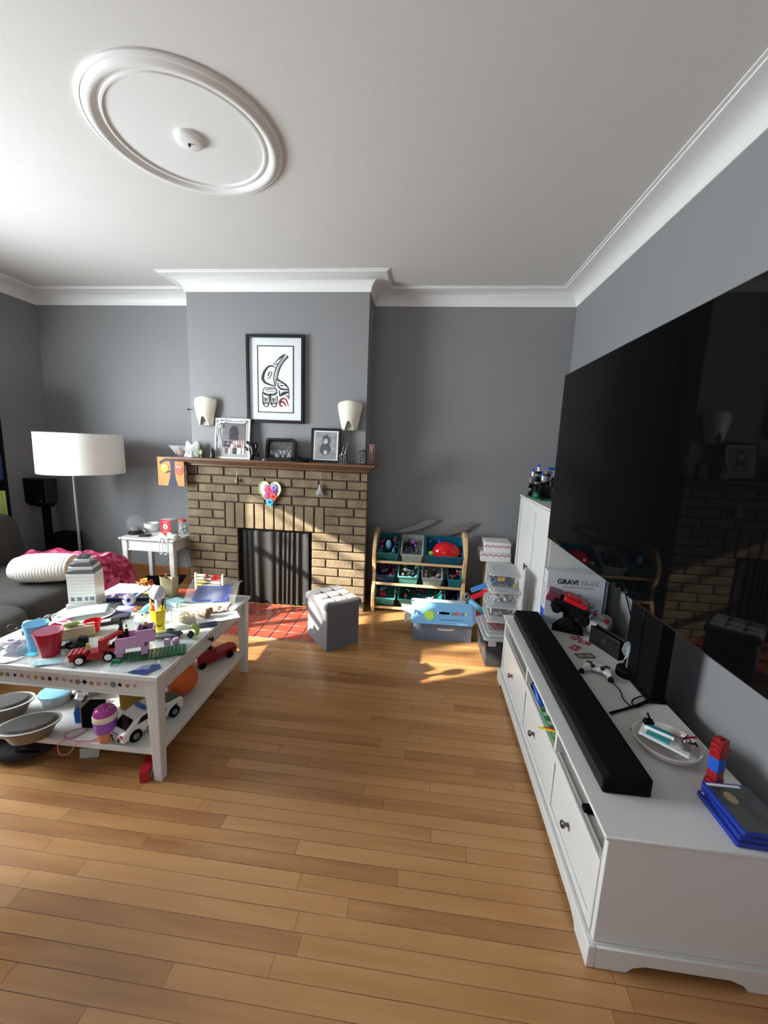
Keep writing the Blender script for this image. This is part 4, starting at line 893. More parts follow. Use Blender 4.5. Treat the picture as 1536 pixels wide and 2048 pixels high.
b = B(); b.box((-.02, 0, .062), (.012, .012, .03), mat('tan_brick', (.55, .4, .12, 1), .4)); b.tube([(-.025, .01, .06), (-.022, .01, .1)], .004, BLACK, 8); b.tube([(-.03, .02, .075), (-.03, .028, .095), (-.03, .01, .1)], .004, MBLACK, 8); b.out('driver_post', o)
b = B()
for s_ in (-1, 1):
    p, q2 = Vector((.03, s_ * .012, .075)), Vector((.11, s_ * .014, .115)); b.box((p + q2) / 2, (.095, .011, .011), RB, (0, -27, 0))
    for i in range(9): c = p.lerp(q2, (i + .5) / 9); b.cyl(c + Vector((-.002, 0, .005)), c + Vector((-.004, 0, .009)), .0045, .0045, RB, 8)
b.box((.035, 0, .078), (.03, .03, .02), RB); b.out('ladder_arm', o)
# pink block-built house on a green base
PKB = mat('toy_brick_pink', (.58, .33, .52, 1), .3); 
gp = on(300, 1312)
o = T('brick_baseplate', 'green toy brick baseplate under the pink block build', 'toy baseplate', (gp.x, gp.y + .01, gp.z), 31)
b = B(); b.bb((-.15, -.045, 0), (.14, .045, .008), mat('toy_brick_green', (.012, .12, .05, 1), .35)); 
for i in range(18):
    for j in range(5):
        b.cyl((-.142 + i * .016, -.034 + j * .017, .008), (-.142 + i * .016, -.034 + j * .017, .0105), .0045, .0045, MATS['toy_brick_green'], 8)
for x, y in ((-.13, -.03), (-.12, -.035), (-.14, -.025)): b.box((x, y, .014), (.012, .01, .012), GRN)
b.out('plate', o, bev=.0008, seg=1)
hp = on(262, 1314) + Vector((.0, .02, .0112))
o = T('pink_block_build', 'hollow pink toy brick building on stubby legs standing on the green baseplate', 'toy building bricks', hp, 31)
b = B()
for x, y in ((-.05, -.024), (-.05, .024), (.045, -.024), (.045, .024)): b.box((x, y, .02), (.026, .024, .04), PKB)
for dx, dy, sx, sy in ((-.008, -.036, .11, .006), (-.008, .036, .11, .006), (-.06, 0, .006, .066)): b.box((dx, dy, .066), (sx, sy, .052), PKB)
b.box((-.008, 0, .042), (.11, .066, .006), PKB)
for dx, dy, sx, sy in ((.052, -.036, .07, .006), (.052, .036, .07, .006), (.02, 0, .006, .066), (.084, 0, .006, .066)): b.box((dx, dy, .088), (sx, sy, .058), PKB)
b.box((.052, 0, .062), (.07, .078, .006), PKB); b.out('walls', o, bev=.0008, seg=1)
b = B(); b.box((-.0635, 0, .045), (.002, .03, .03), mat('dark_plum', (.12, .02, .07, 1), .4)); b.box((.088, .022, .1), (.003, .009, .009), DRED); b.box((.088, -.022, .1), (.003, .009, .009), DRED); b.out('dark_bricks', o)
b = B(); b.box((.05, 0, .105), (.03, .03, .018), NAVY); b.sph((.05, 0, .13), .011, mat('tan_head', (.5, .3, .18, 1), .5)); b.box((.05, 0, .118), (.016, .012, .014), BLACK)
tag(b.out('toy_minifigure', loc=o.location, rz=31), 'tiny brown haired toy figure standing inside the pink brick building', 'toy figure')
b = B()
for k, (x, y, hh) in enumerate([(0, 0, .10), (.018, .01, .07), (-.015, .008, .06), (.01, -.015, .05)]):
    for j in range(int(hh / .012)): b.cyl((x, y, j * .012), (x, y, j * .012 + .0115), .009 if j % 2 else .007, .009 if j % 2 else .007, BLACK, 8)
    b.cyl((x, y, hh), (x, y, hh + .014), .004, .001, MBLACK, 6)
b.box((0, 0, .004), (.056, .048, .008), MBLACK)
tag(b.out('black_spires', loc=(hp.x - .055, hp.y + .0, hp.z + .046)), 'cluster of black toy brick spires rising behind the truck ladder', 'toy building bricks')
tag(B().prism([(-.06, -.035), (.02, -.05), (.06, 0), (.04, .03), (-.02, .02)], 0, .0015, mat('deep_blue_paper', (.01, .035, .16, 1), .4)).out('blue_paper', loc=on(293, 1336), rz=10), 'dark blue torn paper in front of the green baseplate', 'paper')
o = T('clear_bag', 'empty clear plastic bag spread at the front of the coffee table', 'plastic bag', on(255, 1335), 20); random.seed(3)
B().grid(lambda u, v: ((u - .5) * .19, (v - .5) * .08, .002 + random.uniform(0, .008)), 14, 7, FILM, False).out('film', o)
o = T('toy_case', 'flat black case with grey lid between the white plate and the small red cup', 'case', on(214, 1246), 35); B().bb((-.075, -.03, 0), (.06, .03, .012), BLACK).out('case', o, bev=.003); B().bb((-.06, -.022, .0122), (.02, .02, .016), GREY).out('lid', o, bev=.002)
o = T('toy_camera', 'small dark grey and black toy lump beside the blue cup', 'toy', on(62, 1268), 20); b = B(); b.box((0, 0, .014), (.06, .035, .028), mat('charcoal_plastic', (.05, .05, .055, 1), .4)); b.out('body', o, bev=.004); B().cyl((0, -.017, .014), (0, -.026, .014), .011, .01, STEEL).out('lens', o)
tag(B().prism([(-.07, -.03), (.03, -.05), (.07, .01), (.0, .05), (-.06, .03)], 0, .002, mat('grey_film', (.25, .25, .27, 1), .2, 0, 0, .8)).out('grey_wrapper', loc=on(150, 1322)), 'flat grey wrapper left of the red toy truck', 'wrapper')
tag(B().bb((-.06, -.03, 0), (.06, .03, .014), mat('dark_slate', (.03, .035, .05, 1), .4)).out('dark_box', loc=on(235, 1236), rz=28, bev=.003), 'dark slate box lying behind the black brick spires', 'box')
# clutter heap right of the pink build
o = T('grey_gadget', 'dark grey folded toy gadget lying behind the green baseplate', 'toy', on(335, 1274), 10); b = B(); b.box((0, 0, .012), (.12, .05, .014), mat('steel_grey_plastic', (.13, .15, .14, 1), .3), (5, 0, 12)); b.box((.03, .01, .022), (.08, .03, .008), BLACK, (0, 8, -20)); b.cyl((-.06, 0, .02), (.06, .02, .026), .003, .003, SILVER); b.box((-.03, .02, .02), (.05, .014, .006), LIME, (0, 0, 25)); b.out('body', o, bev=.002)
for k, (px, py) in enumerate(((335, 1290), (352, 1288))):
    b = B(); b.box((0, 0, .012), (.026, .022, .024), PKB); b.box((0, -.006, .028), (.02, .02, .012), PKB)
    tag(b.out('pink_brick', loc=(on(px, py).x, on(px, py).y, TT + .012 if k < 0 else TT + .0006), rz=20 + 30 * k, bev=.001), ['small pink toy brick lump right of the baseplate, nearer the pink build', 'small pink toy brick lump right of the baseplate, nearer the green hook'][k], 'toy')
o = T('toy_hook', 'upright lime green and black curved toy at the right side of the coffee table', 'toy', on(384, 1276), 20)
b = B(); b.tube([(0, 0, .008), (.02, 0, .02), (.024, 0, .045), (.008, 0, .062), (-.012, 0, .058)], [.008, .011, .012, .01, .005], LIME, 10); b.out('green_hook', o); b = B(); b.sph((-.006, -.002, .02), (.016, .014, .02), GBLACK); b.out('black_ball', o)
# yellow smile cup with tools
q = on(318, 1260)
o = T('smile_cup', 'yellow cup with a smiling face holding pens and a round headed wand', 'cup', q, 20); b = B(); b.lathe([(.0001, 0), (.027, 0), (.038, .118), (.036, .118), (.025, .003), (.0001, .003)], mat('cup_yellow', (.8, .62, .02, 1), .3), n=40); b.out('wall', o)
b = B()
def cs(a, z, off=.0008): r_ = .027 + .0932 * z + off; return (r_ * math.sin(a), -r_ * math.cos(a), z)
for a in (.15, .75): b.stroke([(a, .074, .012), (a, .066, .016), (a, .062, .006)], MBLACK, lambda x, z: cs(x, z), 4)
b.stroke([(-.05, .048, .004), (.15, .036, .006), (.45, .032, .006), (.75, .038, .006), (.9, .05, .004)], MBLACK, lambda x, z: cs(x, z)); b.out('face', o)
o2 = T('toy_wand', 'white ball headed toy microphone standing in the yellow cup', 'toy', (q.x + .002, q.y, q.z + .004)); b = B(); b.cyl((0, 0, 0), (.003, -.004, .17), .011, .014, mat('lilac_white', (.6, .6, .72, 1), .4)); b.out('handle', o2); B().sph((.004, -.006, .2), .037, MATS['lilac_white'], 28, 18).out('head', o2)
for k, (dx, m, nm, l_) in enumerate(((-.024, ORG, 'orange', .15), (-.016, RED, 'red', .13), (.02, BLACK, 'black', .14), (.026, GRN, 'dark green', .125))):
    b = B(); b.cyl((0, 0, 0), (dx * .9, .004 * k - .006, l_), .0042, .0042, m, 10); b.cyl((dx * .9, .004 * k - .006, l_), (dx, .004 * k - .006, l_ + .014), .0042, .001, YEL if k < 2 else m, 10)
    tag(b.out('marker_pen', loc=(q.x + dx * .5, q.y, q.z + .005)), f'{nm} marker pen standing in the yellow cup', 'pen', 'pens in the yellow smiling cup')
# acrylic box with nest
q = on(372, 1250)
o = T('acrylic_box', 'clear acrylic box holding a small straw nest on the coffee table', 'display box', (q.x, q.y + .03, q.z), 8); W, D, Hh, t = .14, .09, .085, .0015; b = B()
b.bb((-W / 2, -D / 2, 0), (W / 2, D / 2, t), CLEAR)
for sy in (-1, 1): b.box((0, sy * D / 2, Hh / 2), (W, t, Hh), CLEAR)
for sx in (-1, 1): b.box((sx * W / 2, 0, Hh / 2), (t, D, Hh), CLEAR)
for sx in (-1, 1):
    for sy in (-1, 1): b.box((sx * W / 2, sy * D / 2, Hh / 2), (.0025, .0025, Hh), mat('acrylic_edge', (.75, .8, .78, 1), .2))
for sy in (-1, 1): b.box((0, sy * D / 2, Hh), (W, .0025, .0025), MATS['acrylic_edge']); b.box((0, sy * D / 2, 0.002), (W, .0025, .0025), MATS['acrylic_edge'])
b.out('walls', o)
random.seed(21); b = B(); ST_ = mat('straw', (.42, .3, .16, 1), .8); ST2 = mat('dark_straw', (.22, .15, .08, 1), .8)
for k in range(160):
    a = random.uniform(0, 2 * PI); r_ = random.uniform(.015, .04); a2 = a + random.uniform(.4, 1.4); z = random.uniform(.006, .045)
    b.tube([(r_ * math.cos(a) * 1.4, r_ * math.sin(a), z), (r_ * math.cos(a2) * 1.4, r_ * math.sin(a2), z + random.uniform(-.006, .012))], .0011, random.choice([ST_, ST2, ST_, PAPER]), 4, False)
b.sph((0, 0, .012), (.05, .035, .014), ST2)
tag(b.out('straw_nest', loc=(o.location.x - .01, o.location.y, o.location.z + .002)), 'small round straw nest inside the clear acrylic box', 'nest', kind='stuff')
o = T('gnarled_stone', 'brown and rust coloured lump of bark beside the acrylic box', 'bark', on(402, 1238) + Vector((.012, .02, 0)), 20); b = B(); BK = mat('bark_brown', (.28, .16, .09, 1), .9, var=.5, scale=60, bump=.8, bscale=70); b.sph((0, 0, .026), (.035, .03, .026), BK, 10, 7); b.sph((.02, .01, .036), (.022, .018, .02), BK, 9, 6); b.out('bark', o)
b = B(); random.seed(5); b.grid(lambda u, v: ((u - .5) * .12, (v - .5) * .07, .003 + random.uniform(0, .016) * math.sin(u * PI)), 10, 6, spots('pink_wrapper_print', [(.7, .4, .35, 1), (.8, .7, .66, 1), (.6, .2, .15, 1), (.75, .6, .55, 1)], 70, .5), False)
tag(b.out('sweet_wrapper', loc=on(432, 1222), rz=30), 'crumpled pink and beige wrapper right of the bark lump', 'wrapper')
tag(B().prism(rrect(.11, .05, .01), 0, .004, NAVY).out('phone', loc=on(412, 1250), rz=35), 'flat dark navy card lying at the right edge of the coffee table', 'card')
tag(B().bb((-.11, -.05, 0), (.11, .05, .002), PAPER).out('paper_sheet', loc=on(425, 1235) + Vector((.03, .0, -.0002)), rz=38), 'white sheet of paper along the right edge of the coffee table', 'paper')
# blue tray in plastic bag
q = on(425, 1200)
o = T('blue_tray', 'clear blue plastic tray tilted in a see-through bag on the coffee table', 'tray', q, 12)
BT = mat('clear_blue', (.02, .09, .55, 1), .15, 0, 0, .92); M_ = Matrix.Rotation(R(22), 4, 'X')
b = B(); b.tray(.21, .13, .03, BT, .004, .86, M_, (0, .02, .012))
for i in range(9):
    for j in range(5): b.box((-.072 + i * .018, -.03 + j * .019 + .018, .0175 + .002), (.008, .008, .004), mat('clear_blue_deep', (.02, .06, .4, 1), .2), M=M_)
b.out('tray', o)
random.seed(17); b = B(); b.grid(lambda u, v: ((u - .5) * .30, -.07 + v * .22, .008 + .075 * v + .035 * math.sin(v * PI) + random.uniform(-.006, .006) + .01 * math.sin(u * 12)), 16, 12, FILM, False); b.out('bag_film', o)
tag(B().bb((-.1, -.06, 0), (.11, .06, .004), mat('mint_card', (.72, .8, .74, 1), .5)).out('pale_card', loc=on(425, 1206) - Vector((0, .01, .0002)), rz=12), 'pale mint card lying under the blue tray', 'card')
# orange tray stack, tan bag
o = T('orange_tray', 'flat orange tray with slats at the back of the coffee table', 'tray', on(378, 1186), 8); b = B(); b.bb((-.085, -.05, 0), (.085, .05, .006), mat('coral_orange', (.75, .16, .06, 1), .4))
for k in range(4): b.bb((-.085, -.045 + k * .026, .006), (.085, -.033 + k * .026, .01), MATS['coral_orange'])
b.out('slats', o)
q = on(340, 1192)
o = T('paper_bag', 'open tan paper bag standing at the back of the coffee table', 'paper bag', q, -12); b = B(); M_ = Matrix(); w_, d_, h_ = .095, .05, .125
vs = []; nn = 24
for z, k in ((0, 1), (h_ * .5, 1.03), (h_, 1.08)):
    for i, (x, y) in enumerate(rrect(w_ * k, d_ * k, .006, 5)): vs.append((x, y, z + (.012 * math.sin(i * .9) if z == h_ else 0)))
b.add(vs, [(k * nn + i, k * nn + (i + 1) % nn, (k + 1) * nn + (i + 1) % nn, (k + 1) * nn + i) for k in range(2) for i in range(nn)], TAN, False); qo = b.out('bag', o); mm = qo.modifiers.new('t', 'SOLIDIFY'); mm.thickness = .0015
tag(B().bb((-.12, -.07, 0), (.12, .07, .003), PAPER).out('colouring_book', loc=on(262, 1176), rz=6), 'large white open booklet at the back edge of the coffee table', 'booklet')
q = on(245, 1198)
COMIC = spots('comic_print', [(.03, .05, .16, 1), (.6, .12, .2, 1), (.02, .03, .1, 1), (.75, .4, .45, 1), (.05, .1, .3, 1)], 45, .35)
o = T('picture_book', 'navy picture book with pink printed cover in the middle back of the coffee table', 'book', q + Vector((0, 0, 0)), 18); B().bb((-.085, -.045, 0), (.085, .045, .02), NAVY).out('book_block', o, bev=.002); B().bb((-.083, -.043, .02), (.083, .043, .0212), COMIC).out('cover_print', o)
o = T('card_game_box', 'dark teal flat game box with a pale strip at the back of the coffee table', 'box', on(290, 1200), 14); B().bb((-.065, -.045, 0), (.065, .045, .03), mat('deep_teal', (.015, .04, .06, 1), .3)).out('box', o, bev=.002)
b = B(); b.bb((-.05, -.045, .0302), (-.035, .045, .0312), mat('pale_aqua', (.5, .7, .75, 1), .4)); b.bb((-.02, .02, .0302), (.05, .04, .0312), YEL)
for k in range(3): b.bb((-.01 + k * .02, -.03, .0302), (k * .02, -.02, .0312), PAPER)
b.out('box_print', o)
o = T('leaf_posy', 'little bunch of rust orange leaves in a jar at the back of the coffee table', 'posy', on(291, 1178)); B().lathe([(.0001, 0), (.018, 0), (.02, .03), (.013, .038)], CLEAR, n=20).out('jar', o)
random.seed(2); b = B()
for k in range(34): b.box((random.uniform(-.035, .035), random.uniform(-.025, .025), random.uniform(.03, .065)), (.026, .018, .002), random.choice([ORG, mat('rust', (.4, .12, .02, 1), .6), mat('amber', (.6, .28, .04, 1), .6), DRED]), (random.uniform(-60, 60), random.uniform(-60, 60), random.uniform(0, 180)))
b.out('leaves', o)
o = T('toy_eyeball', 'pale lilac ball with a dark round spot in the middle of the coffee table', 'ball', on(257, 1218) + Vector((0, .01, .022)), 0); b = B(); b.sph((0, 0, .032), .034, mat('pale_lilac', (.62, .64, .78, 1), .35), 26, 16); b.out('ball', o); b = B(); b.sph((.016, -.026, .038), (.012, .009, .012), NAVY); b.sph((-.012, -.03, .045), (.006, .004, .006), TEAL); b.out('spots', o)
tag(B().bb((-.05, -.03, 0), (.05, .03, .022), LILAC).out('lilac_box', loc=on(253, 1221), rz=20, bev=.006), 'periwinkle blue lozenge box under the lilac ball', 'box')
tag(B().bb((-.12, -.07, 0), (.1, .05, .012), mat('slate_box', (.07, .075, .1, 1), .4)).out('slate_box', loc=on(268, 1212) + Vector((.03, .045, 0)), rz=16, bev=.003), 'flat slate grey case lying behind the lilac ball', 'case')
tag(B().sph((0, 0, .014), (.026, .018, .014), ORG).out('toy_carrot', loc=on(278, 1222), rz=30), 'orange rounded toy piece beside the lilac ball', 'toy food')
o = T('plush_turtle', 'mint green and white round plush toy behind the pink brick building', 'plush toy', on(288, 1246)); b = B(); MT = mat('mint_plush', (.42, .62, .55, 1), .9, bump=.4, bscale=200); b.sph((-.01, .0, .024), (.042, .03, .024), MT); b.sph((.03, .0, .028), (.03, .024, .026), mat('pale_mint', (.6, .75, .66, 1), .9)); b.sph((.008, -.012, .045), (.02, .018, .016), MATS['pale_mint']); b.out('body', o); B().sph((.008, -.02, .055), (.008, .008, .006), BLACK).out('nose', o)
o = T('blue_bag', 'crinkled light blue plastic bag behind the yellow cup', 'bag', on(302, 1222), 10); random.seed(6); b = B(); b.grid(lambda u, v: ((u - .5) * .12, (v - .5) * .07, .004 + .04 * math.sin(u * PI) * math.sin(v * PI) + random.uniform(0, .006)), 10, 8, mat('crinkle_blue', (.25, .55, .72, 1), .3), False); b.out('film', o)
tag(B().bb((-.045, -.035, 0), (.05, .035, .024), mat('aqua_box', (.4, .66, .7, 1), .4)).out('aqua_box', loc=on(352, 1208), rz=-22, bev=.002), 'pale aqua card box right of the yellow cup', 'box')
o = T('glue_bottle', 'small clear and white bottle standing left of the yellow cup', 'bottle', on(303, 1262)); B().lathe([(.0001, 0), (.013, 0), (.013, .045), (.008, .052)], FROST, n=20).out('bottle', o); B().lathe([(.0085, .052), (.0085, .062), (.0001, .065)], WHITE2, n=16).out('cap', o)
random.seed(40); cnl = [(230, 1222, 'grey'), (118, 1272, 'white'), (212, 1240, 'black'), (228, 1262, 'white'), (380, 1232, 'silver'), (140, 1262, 'black')]
for px, py, c in cnl:
    m = {'grey': GREY, 'white': WHITE2, 'black': BLACK, 'silver': STEEL}[c]; b = B(); b.box((0, 0, .006), (.03, .012, .012), m, (0, 0, random.uniform(0, 90))); b.sph((.012, .006, .008), .008, m, 8, 6)
    where = {230: 'between the plate and the lilac ball', 118: 'beside the large red cup rim', 212: 'between the plate and the small red cup', 228: 'behind the truck ladder', 380: 'behind the acrylic box', 140: 'under the pea pod block end'}[px]
    tag(b.out('toy_part', loc=on(px, py)), f'tiny {c} toy part {where}', 'toy')

# on the lower shelf
SZ = SHZ + .0006
def sh(px, py, z=SZ): q = at(px, py, z=z); return Vector((q.x, q.y, z))
def foodbox(px, py, label, rz, s_=1, m=None):
    o = T('food_container', label, 'food container', sh(px, py), rz); BW = mat('tan_bowl', (.19, .15, .10, 1), .35)
    B().lathe([(.0001, 0), (.075 * s_, 0), (.105 * s_, .058), (.112 * s_, .06)], m or BW, n=40, sy=.66).out('bowl', o)
    B().lathe([(.115 * s_, .06), (.116 * s_, .066), (.095 * s_, .069), (.09 * s_, .079), (.0001, .081)], mat('smoky_lid', (.16, .15, .145, 1), .12, 0, 0, .8), n=40, sy=.66).out('lid', o)
    B().lathe([(.108 * s_, .0665), (.118 * s_, .0665), (.118 * s_, .0695), (.108 * s_, .0695), (.108 * s_, .0665)], mat('clear_rim', (.62, .63, .62, 1), .2), n=40, sy=.66).out('rim', o); return o
foodbox(62, 1474, 'oval tan food container with smoky clear lid at the front of the lower shelf', 28)
foodbox(12, 1430, 'oval food container with smoky lid behind the front one on the lower shelf', 28)
o = T('blue_lid_tub', 'round tub with light blue lid at the back left of the lower shelf', 'tub', sh(115, 1402)); B().lathe([(.0001, 0), (.06, 0), (.07, .05)], FROST, n=32).out('tub', o); B().lathe([(.073, .05), (.073, .06), (.06, .064), (.0001, .062)], mat('sky_lid', (.3, .62, .8, 1), .3), n=32).out('lid', o)
o = T('blue_bottle', 'dark blue bottle with grey cap lying among things on the lower shelf', 'bottle', sh(158, 1442), 15); B().lathe([(.0001, 0), (.016, 0), (.018, .05), (.01, .075)], BLUE, n=20).out('bottle', o); B().lathe([(.011, .075), (.011, .09), (.0001, .092)], GREY, n=16).out('cap', o)
o = T('black_box', 'upright dark box with a pale side edge beside the ice cream tub', 'box', sh(186, 1450), 10); B().bb((-.035, -.02, 0), (.035, .05, .10), MBLACK).out('box', o, bev=.002); B().bb((-.037, -.022, 0), (-.0355, .05, .115), mat('pale_edge', (.55, .56, .52, 1), .5)).out('side_card', o)
o = T('dark_toy_pieces', 'jumble of grey and black toy pieces at the back of the lower shelf', 'toys', sh(150, 1398)); random.seed(8); b = B()
for k in range(40): b.box((random.uniform(-.1, .1), random.uniform(-.05, .08), random.uniform(.01, .05)), (.03, .02, .016), random.choice([GREY, BLACK, STEEL, NAVY, WHITE2]), (random.uniform(0, 90), random.uniform(0, 90), random.uniform(0, 90)))
b.out('pieces', o); cc = list(o.children)[0]; bpy.data.objects.remove(o); cc.parent = None; cc.location = sh(150, 1398); cc.name = 'toy_jumble'; tag(cc, 'jumble of grey and black toy pieces at the back of the lower shelf', 'toys', kind='stuff')
o = T('ice_cream_tub', 'orange purple and magenta toy ice cream cone tub on the lower shelf', 'toy tub', sh(214, 1478), 0)
B().lathe([(.0001, 0), (.031, 0), (.035, .015), (.033, .02), (.039, .052)], mat('cone_orange', (.62, .25, .12, 1), .4), n=32).out('cone', o)
B().lathe([(.041, .052), (.045, .054), (.047, .10), (.044, .104)], mat('tub_purple', (.3, .1, .5, 1), .25), n=36).out('purple_band', o)
b = B(); vs_ = []; b.lathe([(.044, .103), (.049, .108), (.047, .118), (.049, .124), (.044, .132)], mat('tub_cream', (.78, .72, .52, 1), .4), n=36); b.out('cream_band', o)
b = B(); b.sph((0, 0, .135), (.045, .045, .035), mat('tub_magenta', (.45, .05, .32, 1), .2), 28, 14); b.sph((0, 0, .165), (.014, .014, .01), MATS['tub_magenta']); b.out('lid', o)
random.seed(3); b = B()
for k in range(26): a = random.uniform(0, 2 * PI); t = random.uniform(.3, 1.1); b.box((.045 * math.sin(t) * math.cos(a), .045 * math.sin(t) * math.sin(a), .135 + .036 * math.cos(t)), (.005, .002, .002), random.choice([WHITE2, YEL, PINK]), (0, 0, random.uniform(0, 180)))
b.out('sprinkles', o)
b = B(); q = sh(205, 1480)
b.tube([(q.x, q.y, SZ + .02), (q.x - .04, q.y - .02, SZ + .008), (q.x - .09, q.y - .035, SZ + .0), (q.x - .12, q.y - .05, SZ - .04), (q.x - .16, q.y - .055, SZ - .045), (q.x - .17, q.y - .045, SZ + .0), (q.x - .13, q.y - .0, SZ + .003), (q.x - .12, q.y + .05, SZ + .003), (q.x - .17, q.y + .04, SZ + .003), (q.x - .19, q.y, SZ + .003), (q.x - .12, q.y - .025, SZ + .004), (q.x - .03, q.y - .01, SZ + .004), (q.x + .01, q.y + .02, SZ + .012)], .0022, mat('pink_cord', (.6, .2, .32, 1), .6), 6, sub=8)
b.box((q.x + .002, q.y + .01, SZ + .012), (.03, .02, .024), mat('magenta_tag', (.4, .03, .2, 1), .5))
tag(b.out('ribbon_cord'), 'long pink cord looping off the front of the lower shelf', 'cord')
# police truck
o = T('police_car', 'white toy police truck with black stripes parked on the lower shelf', 'toy car', sh(298, 1462) + Vector((-.03, .04, 0)), 70)
PW_ = mat('car_white', (.74, .74, .72, 1), .25)
def carbody(b, w_):
    pr = [(-.15, .02), (-.152, .048), (-.145, .058), (-.135, .064), (-.085, .1), (-.045, .112), (.035, .112), (.05, .085), (.14, .08), (.15, .07), (.15, .022)]
    b.prism([(x, z) for x, z in pr], -w_, w_, PW_, 'y')
b = B(); carbody(b, .052); b.out('body', o, bev=.006, seg=3)
b = B(); b.prism([(-.128, .071), (-.095, .0955), (-.095, .0955)], -.04, .04, GBLACK, 'y')
vsw = [(-.1295, -.042, .0705), (-.1295, .042, .0705), (-.0905, .038, .0985), (-.0905, -.038, .0985)]; b.add([(x - .0015, y, z + .0015) for x, y, z in vsw], [(0, 1, 2, 3)], GBLACK)
for s_ in (-1, 1): b.prism([(-.085, .075), (-.065, .1), (-.02, .104), (-.02, .075)], s_ * .0525, s_ * .0535, GBLACK, 'y'); b.prism([(-.015, .075), (-.015, .104), (.03, .104), (.035, .075)], s_ * .0525, s_ * .0535, GBLACK, 'y')
b.out('windows', o)
B().box((-.153, 0, .04), (.004, .06, .012), GBLACK).out('grille', o)
for s_ in (-1, 1):
    B().cyl((-.153, s_ * .02, .028), (-.158, s_ * .02, .028), .008, .007, GBLACK, 14).out('fog_lamp', o)
    B().prism([(-.05, .03), (.02, .06), (.06, .06), (-.01, .03)], s_ * .0525, s_ * .0532, GBLACK, 'y').out('side_stripe', o); B().prism([(.06, .03), (.1, .06), (.12, .06), (.08, .03)], s_ * .0525, s_ * .0532, GBLACK, 'y').out('side_stripe', o)
B().bb((.06, -.04, .0815), (.135, .04, .084), GBLACK).out('bed_cover', o)
b = B()
for s_ in (-1, 1): b.box((-.1515, s_ * .043, .052), (.005, .012, .014), RED)
b.out('lights', o); b = B(); b.box((-.03, 0, .118), (.02, .07, .01), BLUE); b.out('light_bar', o, bev=.003)
for x in (-.095, .095):
    for s_ in (-1, 1): wo = B().cyl((x, s_ * .042, .028), (x, s_ * .06, .028), .028, .028, MBLACK, 26).out('wheel', o, bev=.003); B().cyl((x, s_ * .0595, .028), (x, s_ * .062, .028), .015, .014, STEEL, 18).out('hub', wo)
text('POLICE', .012, MBLACK, o, (-.1515, 0, .0565), (90, 0, -90), name='police_lettering'); text('POLICE', .022, MBLACK, o, (.02, -.0545, .068), (90, 0, 0), name='police_lettering')
tag(B().sph((0, 0, .075), .078, mat('orange_rubber', (.72, .13, .02, 1), .5, bump=.9, bscale=140), 40, 26).out('rubber_ball', loc=sh(365, 1392) + Vector((-.02, .035, 0))), 'orange knobbly rubber ball on the lower shelf', 'ball')
o = T('fire_engine', 'dark red toy engine with grey machinery at the far right of the lower shelf', 'toy truck', sh(418, 1335) + Vector((-.03, .06, 0)), 58); b = B(); b.bb((-.1, -.05, .02), (.02, .05, .10), DRED); b.bb((.02, -.04, .02), (.16, .04, .06), DRED); b.sph((.16, 0, .045), (.012, .035, .02), DRED); b.out('body', o, bev=.006)
random.seed(9); b = B()
for k in range(26): b.box((random.uniform(-.09, .0), random.uniform(-.04, .04), random.uniform(.1, .118)), (.02, .014, .012), random.choice([GREY, STEEL, BLACK]), (random.uniform(0, 90), random.uniform(0, 90), 0))
b.out('machinery', o)
for x in (-.07, .11):
    for s_ in (-1, 1): B().cyl((x, s_ * .035, .022), (x, s_ * .052, .022), .022, .022, MBLACK, 20).out('wheel', o, bev=.002)
tag(B().bb((-.05, -.04, 0), (.05, .04, .1), mat('mustard', (.5, .33, .04, 1), .5)).out('yellow_tub', loc=sh(250, 1425) + Vector((.0, .06, 0)), rz=15, bev=.01), 'mustard yellow tub behind the toy police truck', 'tub')
tag(B().bb((-.07, -.02, 0), (.07, .02, .09), mat('orange_card', (.6, .28, .05, 1), .6)).out('orange_book', loc=sh(12, 1360) + Vector((.02, .12, 0)), rz=5), 'orange book standing at the back left of the lower shelf', 'book')
# under the table, on the floor
def fl(px, py, z=.0006): q = at(px, py, z=z); return Vector((q.x, q.y, z))
o = T('dark_bag', 'dark crumpled bag on the floor under the left end of the coffee table', 'bag', fl(14, 1530) + Vector((-.02, .1, 0))); b = B(); DBG = mat('dark_bag_cloth', (.02, .016, .022, 1), .8, bump=.6, bscale=40); b.sph((0, 0, .045), (.15, .12, .05), DBG, 24, 14, (0, 4, 0)); b.out('cloth', o); b = B(); b.tube([(.05, -.08, .07), (.1, -.11, .09), (.14, -.06, .05)], .006, MBLACK, 8); b.out('strap', o)
o = T('red_carton', 'red and white carton on the floor behind the near right table leg', 'carton', fl(292, 1555) + Vector((-.01, .03, 0)), 22); B().bb((-.02, -.06, 0), (.02, .06, .055), mat('carton_red', (.4, .01, .02, 1), .4)).out('box', o, bev=.002); B().bb((.0203, -.05, .005), (.0212, .02, .03), PAPER).out('label_panel', o)
tag(B().prism([(-.04, 0), (.04, 0), (.05, .045), (-.035, .05)], -.004, .004, mat('pale_sheet', (.5, .5, .45, 1), .6), 'y').out('folded_sheet', loc=fl(168, 1524) + Vector((0, .03, 0)), rz=15), 'pale folded sheet on the floor below the lower shelf', 'paper')
# black pouf at the left frame edge
o = T('black_pouf', 'black round stool at the left edge, nearest the camera', 'stool', (-1.545, .96, 0)); B().lathe([(.0001, .5), (.12, .5), (.165, .48), (.18, .42), (.17, .36), (.0001, .34)], MBLACK, n=48).out('seat', o); B().lathe([(.0001, .02), (.09, .02), (.09, .0), (.0001, .0)], MBLACK, n=32).out('base', o); B().cyl((0, 0, .02), (0, 0, .35), .03, .03, PEWTER).out('column', o)

